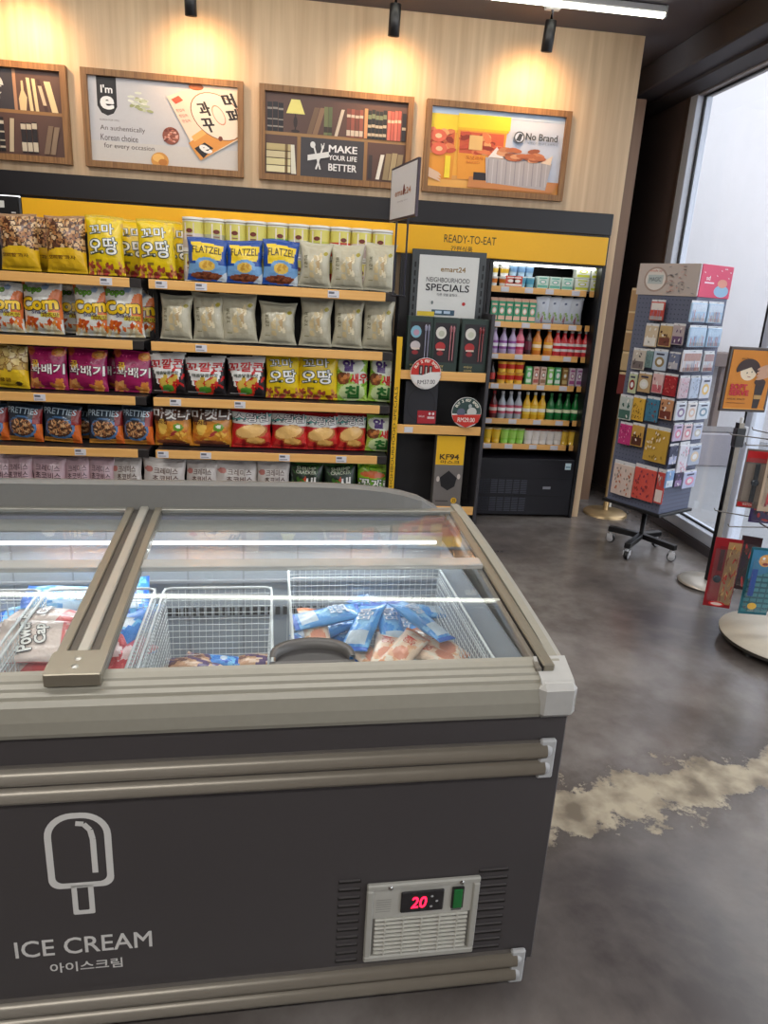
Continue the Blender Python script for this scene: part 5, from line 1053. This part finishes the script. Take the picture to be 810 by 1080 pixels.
for i, (px, py, z, an, ti, ro, lb_) in enumerate([
    (330, 685, .575, -70, 5, 10, 'at the bottom left behind the grip'), (365, 675, .60, 20, 10, 0, 'half hidden behind the orange packs'), (345, 664, .63, -60, 6, 0, 'under the long one on the left'),
    (425, 668, .60, -15, 14, 0, 'low in the middle of the heap'), (400, 640, .63, 60, 6, 0, 'at the back of the heap'), (440, 645, .63, 100, 5, 0, 'at the right back of the heap'),
    (346, 650, .69, -78, 6, 6, 'long one across the left of the heap'), (384, 660, .685, -22, 16, -10, 'pale one leaning mid heap'), (412, 660, .675, 8, 18, 8, 'just right of the middle of the heap'),
    (450, 678, .60, 10, 10, 0, 'low at the right beside the orange packs'), (443, 654, .71, 42, 14, 14, 'topmost, slanting at the right of the heap')]):
    pack('blue', px, py, z, an, ti, 'blue ice cream pack in the right basket, %s' % lb_, G1, ro)
for i, (px, py, z, an, ti, ro, lb_) in enumerate([(386, 690, .63, 30, 4, 0, 'leftmost, beside the grip'), (408, 684, .66, -12, 8, 0, 'second from left, standing up a little'), (428, 684, .67, -32, 8, 10, 'in the middle, on top'), (455, 690, .64, 60, 4, 0, 'second from right'), (462, 678, .65, 35, 10, -10, 'rightmost against the basket wires')]):
    pack('peach', px, py, z, an, ti, 'orange ice cream pack in the right basket, %s' % lb_, G2, ro)
pack('peach', 333, 664, .66, 10, 20, 'orange and cream ice cream pack poking up behind the grip', G2)
G3 = 'red ice cream pouches in the left basket'
pack('power', 60, 655, .72, 80, 5, 'red striped ice cream pouch lying across the top of the left basket', G3, 8)
pack('power', 58, 676, .71, 98, 8, 'white and red ice cream pouch lettered Power Cap in the left basket', G3, -20)
pack('power', 38, 698, .65, 60, 5, 'crumpled pink ice cream pouch low at the front of the left basket', G3)
pack('power', 10, 690, .62, 120, 5, 'pink ice cream pouch cut by the left edge of the photo', G3)
pack('red', 118, 690, .63, 20, 10, 'red ice cream pack in the front right of the basket beside the beam', 'red ice cream packs beside the beam')
pack('red', 130, 696, .62, -40, 5, 'red ice cream pack lying against the basket rim beside the beam', 'red ice cream packs beside the beam')
pack('red', 112, 665, .64, 10, 30, 'upright red ice cream pack just right of the centre beam', 'red ice cream packs beside the beam')
pack('sky', 78, 632, .70, 105, 6, 'pale blue ice cream pouch at the back of the left basket', 'blue ice cream pouches at the back left')
pack('sky', 50, 645, .60, 95, 0, 'light blue ice cream pouch under the red pouches', 'blue ice cream pouches at the back left')
pack('cobalt', 140, 640, .68, 15, 25, 'bright blue ice cream pack at the back beside the beam', 'bright blue ice cream packs')
pack('cobalt', 134, 662, .65, -25, 15, 'bright blue ice cream pack in the middle beside the beam', 'bright blue ice cream packs')
pack('cobalt', 128, 680, .60, 40, 0, 'bright blue ice cream pack under the red ones beside the beam', 'bright blue ice cream packs')
pack('mix', 200, 700, .535, 80, 0, 'brown ice cream pack lying at the left of the nearly empty basket', 'brown ice cream packs in the middle basket')
pack('mix', 215, 697, .53, 60, 0, 'brown and cream ice cream pack beside the blue one in the nearly empty basket', 'brown ice cream packs in the middle basket')
pack('mix', 262, 697, .53, 95, 0, 'brown ice cream pack at the right of the nearly empty basket', 'brown ice cream packs in the middle basket')
pack('cobalt', 236, 697, .535, 85, 0, 'single bright blue ice cream pack in the nearly empty middle basket', 'bright blue pack in the middle basket', 0, .5)

# ================================================================== ROTATING PACKET RACK
RC = np.array([2.385-.873*.04, 4.40-.482*.04]); RW = .205; RD = .165
nA = np.array([-.873, -.482]); nB = np.array([.482, -.873])
ang = math.atan2(nB[1], nB[0])          # local +x = nB ; local -y = nA
t = thing('packet_rack', 'tall blue-grey wheeled pegboard rack hung with small packets near the window', 'display rack', (RC[0], RC[1], 0), ang)
RINV = Matrix.Rotation(-ang, 3, 'Z')
def loc_r(p): return RINV @ (Vector(p)-Vector((RC[0], RC[1], 0)))
PB = (104, 110, 132)
mb = MB(); mb.box(-RW, RW, -RD, RD, .33, 1.68, PB, bev=.004)
mb.build('pegboard', SATIN, t)
mb = MB()
for i in range(15):
    for k in range(48):
        q = -RW+.025+i*.0257; z = .36+k*.0275
        mb.add([(q-.003, -RD-.0006, z-.003), (q+.003, -RD-.0006, z-.003), (q+.003, -RD-.0006, z+.003), (q-.003, -RD-.0006, z+.003)], [(0, 1, 2, 3)], (56, 60, 76))
        q *= RD/RW
        mb.add([(RW+.0006, q-.003, z-.003), (RW+.0006, q+.003, z-.003), (RW+.0006, q+.003, z+.003), (RW+.0006, q-.003, z+.003)], [(0, 1, 2, 3)], (56, 60, 76))
mb.build('peg_holes', MATTE, t, kind='stuff')
def header(face, c, art_):
    mb = MB()
    if face == 'A': mb.box(-RW-.01, RW-.004, -RD-.006, -RD, 1.675, 1.86, c, bev=.001); f = Flat(mb, lambda u, v, o: ((u-.5)*2*RW*1.0-.006, -RD-.006-o, 1.68+v*.175), .0005)
    else: mb.box(RW, RW+.006, -RD, RD, 1.675, 1.86, c, bev=.001); f = Flat(mb, lambda u, v, o: (RW+.006+o, (u-.5)*2*RD, 1.68+v*.175), .0005)
    art_(f); return mb.build('header_card', PRINT, t)
def hA(f):
    f.ell(.3, .5, .2, .42, (170, 150, 140), n=24); f.ell(.3, .5, .17, .36, (226, 220, 214), n=24); f.rect(.17, .35, .43, .65, (190, 200, 200)); f.text('made by', .3, .78, .2, .1, (190, 90, 80)); f.text('MAGIC', .3, .5, .2, .14, (120, 130, 136), .02)
    r = random.Random(4)
    for q in range(34): f.ell(r.uniform(.5, .98), r.uniform(.05, .95), .015, .035, r.choice([(120, 110, 110), (190, 150, 140), (150, 150, 150), (206, 170, 160)]), r.random()*3, 7)
def hB(f):
    f.ell(.7, .2, .24, .2, (150, 190, 220)); f.ell(.7, .45, .16, .14, (226, 150, 130)); f.text('sd', .22, .6, .12, .14, (250, 236, 240), .02); f.rect(.12, .42, .42, .47, (250, 220, 230))
    r = random.Random(5)
    for q in range(7): f.ell(r.uniform(.05, .95), r.uniform(.6, .95), .012, .03, (250, 236, 240), .7, 6)
header('A', (196, 184, 178), hA); header('B', (222, 70, 108), hB)
mb = MB(); mb.tube([(0, 0, .1), (0, 0, .34)], .016, (24, 24, 26), 12); mb.box(-RW-.02, RW+.02, -RD-.02, RD+.02, .315, .335, (24, 24, 26), bev=.003); mb.build('post', SATIN, t)
# wheeled cross base
W1s = [at_z(644, 566, .04), at_z(661, 584, .04), at_z(708, 586, .04), at_z(692, 571, .04)]
base_c = np.mean([w_[:2] for w_ in W1s], axis=0)
mb = MB()
for w_ in W1s:
    a_ = loc_r((RC[0], RC[1], .1)); b_ = loc_r((w_[0], w_[1], .1)); d_ = (b_-a_); L_ = d_.length; mb.T = Matrix.Translation(a_) @ Matrix.Rotation(math.atan2(d_.y, d_.x), 4, 'Z'); mb.box(-.01, L_+.02, -.02, .02, -.018, .018, (22, 22, 24), bev=.003)
mb.T = Matrix.Identity(4); mb.build('cross_base', SATIN, t)
for w_ in W1s:
    b_ = loc_r((w_[0], w_[1], 0)); mb = MB(); mb.tube([(b_.x, b_.y, .05), (b_.x, b_.y, .085)], .009, (200, 200, 204), 10)
    mb.T = Matrix.Translation((b_.x, b_.y, .031)) @ Matrix.Rotation(rnd.uniform(0, 3), 4, 'Z') @ Matrix.Rotation(R(90), 4, 'X'); mb.lathe([(.024, -.014, (20, 20, 22)), (.03, -.008, (20, 20, 22)), (.03, .008, (20, 20, 22)), (.024, .014, (190, 190, 194)), (.008, .016, (190, 190, 194))], (20, 20, 22), 16)
    mb.box(-.02, .02, .0, .034, -.02, -.016, (200, 200, 204), bev=.003); mb.box(-.02, .02, .0, .034, .016, .02, (200, 200, 204), bev=.003); mb.build('caster', SATIN, t)
PA0 = (RC[0]+nA[0]*(RD+.035), RC[1]+nA[1]*(RD+.035), 0); PB0 = (RC[0]+nB[0]*(RW+.035), RC[1]+nB[1]*(RW+.035), 0)
nn = 0
def packet(face, x0, y0, x1, y1, c1, c2, desc, style=0, tilt=0):
    global nn; nn += 1
    P0, N = (PA0, (nA[0], nA[1], 0)) if face == 'A' else (PB0, (nB[0], nB[1], 0))
    xm, ym = (x0+x1)/2, (y0+y1)/2
    a_ = loc_r(at_p(x0, ym, P0, N)); b_ = loc_r(at_p(x1, ym, P0, N)); z1 = at_p(xm, y0, P0, N)[2]; z0 = at_p(xm, y1, P0, N)[2]
    wd = (b_-a_).length-.003; hh = z1-z0; c = loc_r(at_p(xm, ym, P0, N)); wd = max(wd, .05)
    r = random.Random(nn)
    o = thing('hanging_packet', desc, 'packet', Vector((RC[0], RC[1], 0))+Matrix.Rotation(ang, 3, 'Z') @ Vector((c.x, c.y, z0)), ang if face == 'A' else ang+math.pi/2, 'packets hanging on the wheeled rack')
    d = .012
    mb = MB(); mb.box(-wd/2, wd/2, -d/2, d/2, 0, hh*.9, c1, bev=.003)
    mb.box(-wd/2, wd/2, -.001, .001, hh*.86, hh, (222, 224, 228)); f = Flat(mb, lambda u, v, o_: ((u-.5)*wd*.94, -d/2-.0002-o_, v*hh), .0005)
    if style == 0:
        f.rect(.05, .05, .95, .4, c2)
        for q in range(7): f.ell(r.uniform(.15, .85), r.uniform(.1, .8), .09, .05, r.choice([c2, (240, 236, 230), tuple(int(v*.7) for v in c2)]), r.random()*3, 8)
    elif style == 1:
        for q in range(26): f.ell(r.uniform(.08, .92), r.uniform(.05, .82), .05, .03, r.choice([c2, tuple(int(v*.75) for v in c1)]), r.random()*3, 7)
    elif style == 2:
        f.rect(.03, .5, .97, .84, c2); f.rect(.03, .03, .97, .2, tuple(int(v*.8) for v in c2))
        for q in range(8): f.line([(.1+q*.1, .06), (.1+q*.1, r.uniform(.3, .6))], .03, r.choice([(206, 120, 110), (150, 160, 190), (226, 206, 190)]))
    else:
        f.ell(.5, .4, .36, .24, c2, 0, 18); f.ell(.5, .4, .2, .13, (240, 240, 240)); f.rect(.2, .72, .8, .8, (60, 64, 90))
    mb.build('pouch', FOIL, o)
    mb = MB(); mb.tube([(0, .035, hh*.93), (0, -.012, hh*.93), (0, -.016, hh*.945)], .0022, (214, 214, 218), 6); mb.build('hook', CHROME, o)
L_A = [(686, 316, 701, 338, (206, 80, 70), (236, 230, 226), 'red and white packet alone in the top row', 2),
 (680, 341, 694, 366, (214, 196, 170), (236, 232, 226), 'beige packet at the left of the second row', 0), (695, 341, 709, 366, (200, 170, 120), (120, 70, 60), 'tan packet in the middle of the second row', 0), (709, 341, 722, 364, (190, 176, 180), (110, 84, 120), 'grey violet packet at the right of the second row', 0),
 (667, 367, 681, 390, (206, 196, 184), (120, 110, 110), 'grey beige packet at the left of the third row', 0), (681, 368, 689, 388, (120, 150, 150), (90, 110, 120), 'slim teal packet in the third row', 1), (689, 368, 704, 391, (190, 206, 226), (150, 130, 90), 'pale blue packet in the third row', 3), (705, 371, 717, 390, (120, 130, 160), (190, 190, 200), 'blue grey packet at the right of the third row', 0),
 (663, 392, 672, 415, (196, 206, 170), (150, 50, 50), 'pale green packet at the left of the fourth row', 3), (673, 392, 687, 414, (190, 160, 120), (230, 230, 220), 'brown packet in the fourth row', 3), (688, 392, 700, 415, (226, 190, 190), (206, 110, 120), 'pale pink packet in the fourth row', 0), (700, 394, 714, 418, (176, 44, 54), (220, 120, 110), 'dark red packet at the right of the fourth row', 1),
 (653, 416, 667, 443, (190, 200, 196), (70, 110, 100), 'white packet with dark green print at the left of the fifth row', 0), (667, 417, 680, 444, (226, 180, 70), (90, 60, 40), 'mustard packet in the fifth row', 1), (681, 418, 695, 445, (70, 130, 160), (150, 70, 60), 'teal blue packet in the fifth row', 1), (696, 419, 710, 443, (206, 150, 110), (120, 60, 50), 'salmon packet at the right of the fifth row', 0),
 (653, 445, 666, 469, (206, 60, 130), (236, 160, 190), 'magenta packet at the left of the sixth row', 1), (666, 446, 679, 471, (206, 160, 80), (90, 50, 40), 'ochre packet with a dark figure in the sixth row', 0), (680, 449, 705, 488, (206, 166, 70), (240, 226, 200), 'large mustard packet dotted with print', 1),
 (646, 486, 668, 523, (226, 206, 196), (206, 130, 100), 'large white and orange patterned packet at the bottom left', 1), (668, 490, 691, 528, (222, 92, 82), (140, 60, 80), 'large coral red packet at the bottom of the rack', 1), (692, 494, 701, 532, (206, 80, 76), (236, 220, 216), 'slim coral packet at the bottom right corner of the front face', 0)]
for q in L_A: packet('A', *q[:4], q[4], q[5], q[6], q[7])
skyc = (176, 204, 230)
L_B = [(728, 317, 745, 340, skyc, (206, 220, 236), 2), (746, 318, 762, 341, skyc, (206, 220, 236), 2), (726, 343, 744, 366, skyc, (190, 214, 236), 2), (745, 344, 760, 366, skyc, (190, 214, 236), 2), (719, 369, 739, 392, (222, 220, 226), (190, 150, 140), 2), (741, 370, 752, 392, (214, 220, 226), (180, 150, 150), 2),
 (716, 396, 726, 420, (226, 206, 216), (226, 150, 170), 1), (727, 396, 737, 420, (206, 220, 240), (170, 190, 220), 1), (738, 396, 749, 420, (220, 224, 236), (236, 200, 120), 3), (712, 423, 723, 443, (220, 226, 236), (150, 130, 170), 3), (724, 423, 734, 443, (236, 232, 230), (230, 200, 180), 3), (735, 423, 747, 442, (220, 230, 240), (130, 160, 180), 3),
 (710, 446, 719, 465, (206, 190, 220), (226, 140, 170), 3), (720, 446, 729, 464, (226, 200, 206), (226, 150, 160), 3), (730, 446, 740, 463, (200, 206, 226), (206, 200, 190), 3), (705, 468, 714, 490, (50, 54, 84), (190, 196, 226), 0), (715, 466, 725, 498, (226, 226, 236), (226, 120, 150), 1), (726, 468, 738, 490, (180, 190, 210), (226, 206, 180), 3), (702, 495, 710, 514, (130, 170, 220), (226, 236, 246), 0), (711, 496, 719, 513, (60, 50, 80), (150, 120, 170), 0), (720, 496, 733, 514, (190, 196, 226), (230, 150, 180), 3)]
rown = {316: 'top', 343: 'second', 369: 'third', 396: 'fourth', 423: 'fifth', 446: 'sixth', 467: 'seventh', 495: 'bottom'}
grp = {}
for q in L_B: k = min(rown, key=lambda r_: abs(r_-q[1])); grp.setdefault(k, []).append(q)
for k, l_ in grp.items():
    for i, q in enumerate(l_): packet('B', *q[:4], q[4], q[5], 'packet on the window side of the rack, %s in its %s row' % (('left', 'middle', 'right')[i] if len(l_) == 3 else ('left', 'right')[i], rown[k]), q[6])
# kraft holders on the rack's left edge (as seen)
for i, (a_, b_, y0, y1, c) in enumerate(((664, 675, 304, 328, (176, 142, 104)), (661, 671, 328, 348, (176, 142, 104)), (658, 669, 349, 370, (170, 138, 100)), (655, 666, 371, 391, (196, 170, 130)), (652, 662, 393, 416, (120, 50, 50)))):
    P0 = (RC[0]+nA[0]*(RW-.03)-nB[0]*0, RC[1]+nA[1]*(RW-.03), 0)
    z1 = at_p(a_, y0, P0, (nA[0], nA[1], 0))[2]; z0 = at_p(a_, y1, P0, (nA[0], nA[1], 0))[2]
    mb = MB(); mb.box(-.06, 0, -.04, .04, 0, z1-z0-.01, c, bev=.002)
    for q in range(4): mb.box(-.062, -.06, -.03+q*.018, -.022+q*.018, .005, z1-z0-.02, tuple(int(v*.8) for v in c))
    mb.box(-.058, -.002, -.038, .038, z1-z0-.01, z1-z0+.004, (214, 190, 150))
    o = mb.build('kraft_packet', PRINT); p_ = Matrix.Rotation(ang, 3, 'Z') @ Vector((-RW-.004, -RD+.06, z0))
    tag(o, '%s packet edge-on at the left side of the rack, %s from top' % (('brown kraft', 'brown kraft', 'brown kraft', 'tan striped', 'dark red')[i], ('first', 'second', 'third', 'fourth', 'fifth')[i]), 'packet', 'packets on the left side of the rack', (RC[0]+p_.x, RC[1]+p_.y, p_.z), (0, 0, ang))
# brass queue post behind it
t = thing('queue_post', 'brass post with a round base standing behind the packet rack', 'post', (2.45, 5.2, 0))
mb = MB(); mb.lathe([(.17, 0), (.172, .012), (.16, .022), (.04, .03), (.02, .035)], (186, 160, 120), 36); mb.build('base', METAL, t)
mb = MB(); mb.lathe([(.02, .03), (.02, 1.0)], (176, 146, 100), 16); mb.lathe([(.03, .96), (.034, .98), (.03, 1.0), (.01, 1.01)], (186, 160, 120), 16); mb.build('pole', METAL, t)
mb = MB(); mb.box(.02, .035, -.02, .02, .06, .12, (226, 226, 222)); mb.build('tag', PRINT, t)

# ================================================================== SOFT SERVE SIGN
sx_, sy_ = at_z(744, 616, 0)[:2]
pole_top = at_y(785, 446, sy_)
t = thing('sign_stand', 'metal poster stand with an orange SOFT SERVE sign beside the window', 'sign', (sx_, sy_, 0))
mb = MB(); mb.lathe([(.16, 0, (60, 56, 54)), (.165, .012, (190, 182, 170)), (.155, .022, (200, 194, 182)), (.02, .03, (200, 194, 182))], (190, 182, 170), 36); mb.build('base', METAL, t)
pz = pole_top[2]; px_ = pole_top[0]-sx_
mb = MB(); mb.box(-.018+px_*.5, .018+px_*.5, -.012, .012, .02, pz, (150, 142, 130), bev=.004); mb.box(-.024+px_*.5, -.018+px_*.5, -.014, .014, .02, pz, (26, 26, 28)); mb.build('pole', METAL, t)
mb = MB(); mb.box(-.03+px_*.5, .03+px_*.5, -.02, .02, pz-.14, pz-.03, (40, 40, 42), bev=.005); mb.tube([(px_*.5, 0, pz-.05), (px_*.5, 0, pz+.03)], .01, (206, 206, 206), 10); mb.box(.02+px_*.5, .045+px_*.5, -.014, .014, pz-.12, pz-.02, (206, 208, 214), bev=.005); mb.build('clamp', SATIN, t)
c0 = at_y(757.5, 433, sy_); c1 = at_y(770, 365, sy_); x0 = (c0[0]+c1[0])/2-sx_; z0, z1 = c0[2], c1[2]; x1 = x0+.42*1.0
x1 = x0+(z1-z0)*.78
mb = MB(); fw_ = .016
mb.box(x0, x1, -.012, .008, z0, z1, (84, 76, 72), bev=.003); hd = mb.build('sign_frame', METAL, t)
mb = MB(); xa, xb, za, zb2 = x0+fw_, x1-fw_, z0+fw_, z1-fw_; mb.box(xa, xb, -.0145, -.0122, za, zb2, (214, 132, 24)); w_, h_ = xb-xa, zb2-za
f = Flat(mb, lambda u, v, o: (xa+u*w_, -.0145-o, za+v*h_), .0004)
f.ell(.46, .64, .2, .15, (240, 220, 190), 0, 20); f.poly([(.68, .46), (.92, .46), (.84, .02), (.7, .02)], (46, 34, 32)); f.ell(.78, .47, .14, .06, (60, 36, 28)); f.rect(.7, .18, .88, .25, (190, 150, 90))
f.poly([(.17+.0, .62)]+[(.44+.29*math.cos(a_), .66+.2*math.sin(a_)) for a_ in np.linspace(math.pi, 0, 14)]+[(.66, .6), (.5, .72), (.3, .66)], (54, 30, 24))
f.ell(.42, .62, .014, .014, (40, 30, 30)); f.ell(.53, .64, .014, .014, (40, 30, 30)); f.line([(.44, .56), (.52, .55)], .01, (150, 70, 60))
for q in range(4): f.ell(.84, .73-.055*q, .2, .034, (206, 160, 130), .25, 14)
f.text('SOFT', .28, .38, .4, .085, (200, 20, 50), .06); f.text('SERVE', .31, .28, .46, .085, (200, 20, 50), .06)
f.text('RM2.90  RM4.70', .27, .17, .42, .03, (120, 60, 20), .02); f.rect(.06, .1, .5, .11, (150, 90, 30)); f.text('emart24', .3, .86, .16, .03, (110, 60, 20), .02); f.rect(.0, .0, 1, .015, (240, 170, 70))
mb.build('poster', PRINT, hd)

# ================================================================== TOY CAROUSEL
TC_ = Vector((2.45, 2.95, 0))
t = thing('toy_carousel', 'round-based wire carousel of toys cut by the right edge of the photo', 'display rack', TC_)
mb = MB(); mb.lathe([(.315, .04, (60, 56, 52)), (.318, .045, (60, 56, 52)), (.318, .056, (216, 208, 192)), (.32, .062, (216, 208, 192)), (.05, .066, (216, 208, 192))], (216, 208, 192), 56)
mb.build('base', SATIN, t)
mb = MB()
for k in range(6): a_ = R(60*k+15); mb.lathe([(.025, 0), (.03, .02), (.02, .041)], (30, 30, 30), 12, (.25*math.cos(a_), .25*math.sin(a_), 0))
mb.build('feet', SATIN, t)
mb = MB(); mb.lathe([(.03, .06, (226, 222, 214)), (.028, 1.1), (.015, 1.12)], (210, 210, 206), 16); mb.build('pole', METAL, t)
for z in (.64, 1.03):
    mb = MB()
    for rr_ in (.12, .25): mb.tube([(rr_*math.cos(2*math.pi*i/28), rr_*math.sin(2*math.pi*i/28), z) for i in range(28)], .004, (90, 86, 84), 6, close=True)
    for k in range(10):
        a_ = 2*math.pi*k/10; q_ = .3 if math.cos(a_) > .3 else .44; mb.tube([(.03*math.cos(a_), .03*math.sin(a_), z), (q_*math.cos(a_), q_*math.sin(a_), z), ((q_+.008)*math.cos(a_), (q_+.008)*math.sin(a_), z+.012)], .003, (120, 116, 112), 6)
    mb.build('wire_tier', METAL, t)
def toy(px0, py0, px1, py1, Y, c1, c2, label, kind, depth=.03, yaw=0):
    xa = at_y(px0, (py0+py1)/2, Y)[0]; xb = at_y(px1, (py0+py1)/2, Y)[0]; z1 = at_y((px0+px1)/2, py0, Y)[2]; z0 = at_y((px0+px1)/2, py1, Y)[2]
    W = xb-xa; H = z1-z0
    o = thing('toy_blister_pack', label, 'toy pack', ((xa+xb)/2, Y, z0), yaw, 'toy packs on the carousel')
    mb = MB(); mb.box(-W/2, W/2, 0, .003, 0, H, c1, bev=.0008); f = Flat(mb, lambda u, v, o_: ((u-.5)*W*.98, -o_, v*H), .0005)
    r = random.Random(int(px0))
    if kind == 'watch':
        f.rect(.04, .78, .96, .97, (196, 30, 36)); f.rect(.1, .12, .9, .76, c2); f.rect(.02, .02, .6, .1, (200, 30, 36)); f.text('WATCH', .4, .06, .36, .035, (240, 230, 220), .03)
    elif kind == 'brick':
        for q in range(8):
            for s_ in range(4): f.rect(.06+s_*.24, .04+q*.08, .26+s_*.24, .09+q*.08, c2)
        f.poly([(.0, .55), (1, .72), (1, .98), (0, .98)], (60, 130, 170)); f.ell(.5, .83, .24, .09, (232, 170, 90)); f.ell(.42, .86, .05, .02, (250, 250, 250)); f.ell(.62, .84, .05, .02, (250, 250, 250)); f.ell(.5, .78, .1, .02, (150, 60, 50)); f.rect(.1, .3, .3, .7, (30, 80, 160)); f.ell(.35, .15, .16, .05, (240, 190, 60))
    elif kind == 'red':
        f.rect(.5, .05, .98, .95, (190, 150, 100))
        for q in range(40): f.ell(r.uniform(.52, .95), r.uniform(.1, .9), .05, .018, r.choice([(206, 160, 90), (230, 190, 120), (150, 70, 50), (214, 60, 50)]), r.random()*3, 8)
        f.rect(.18, .5, .42, .9, (130, 20, 34)); f.rect(.22, .55, .38, .85, (70, 20, 26)); f.ell(.45, .07, .3, .04, (220, 40, 40)); f.ell(.45, .07, .22, .02, (246, 220, 210))
    else:
        for q in range(14): f.ell(r.uniform(.1, .9), r.uniform(.08, .9), .12, .05, r.choice([c2, (60, 40, 60), (200, 60, 60)]), r.random()*3, 8)
    mb.build('card', PRINT, o)
    if kind in ('watch', 'red'):
        mb = MB(); cz = H*(.45 if kind == 'watch' else .42); xx = 0 if kind == 'watch' else -W*.2
        mb.T = Matrix.Translation((xx, -.012, cz)) @ Matrix.Rotation(R(90), 4, 'X'); mb.lathe([(W*.14, -.006), (W*.15, 0), (W*.14, .008), (W*.1, .01)], (44, 54, 66), 18); mb.T = Matrix.Identity(4)
        if kind == 'watch': mb.box(xx-W*.09, xx+W*.09, -.014, -.008, cz-H*.34, cz-W*.12, (44, 50, 58), bev=.002); mb.box(xx-W*.09, xx+W*.09, -.014, -.008, cz+W*.12, cz+H*.32, (44, 50, 58), bev=.002)
        mb.build('toy_watch', GLOSS, o)
    mb = MB(); mb.box(-W/2+.008, W/2-.008, -depth, -.001, H*.1, H*.86, (255, 255, 255), bev=.006); mb.build('blister', BLIS, o)
    return o
BLIS = glass('blister_plastic', (.97, .97, .97), .03)
toy(750, 568, 775, 640, 2.98, (160, 24, 36), (190, 150, 100), 'tall red toy watch pack with a gold side, leftmost on the lower carousel tier', 'red', yaw=R(-22))
toy(787, 578, 815, 648, 2.86, (44, 110, 124), (70, 140, 150), 'teal building brick pack on the lower carousel tier', 'brick', .05, R(-10))
toy(779, 566, 797, 622, 3.12, (60, 40, 44), (110, 60, 50), 'dark toy pack half hidden behind the teal one', 'misc', yaw=R(-30))
toy(784, 474, 808, 536, 2.96, (120, 106, 100), (150, 136, 124), 'toy wristwatch pack with red header on the upper carousel tier', 'watch', yaw=R(-18))
toy(806, 478, 832, 540, 2.90, (200, 176, 150), (150, 60, 60), 'beige toy pack at the right edge on the upper carousel tier', 'misc', yaw=R(-10))
toy(793, 530, 824, 552, 3.02, (70, 50, 110), (150, 60, 80), 'purple toy pack lying low on the upper carousel tier', 'misc', .02, R(-14))
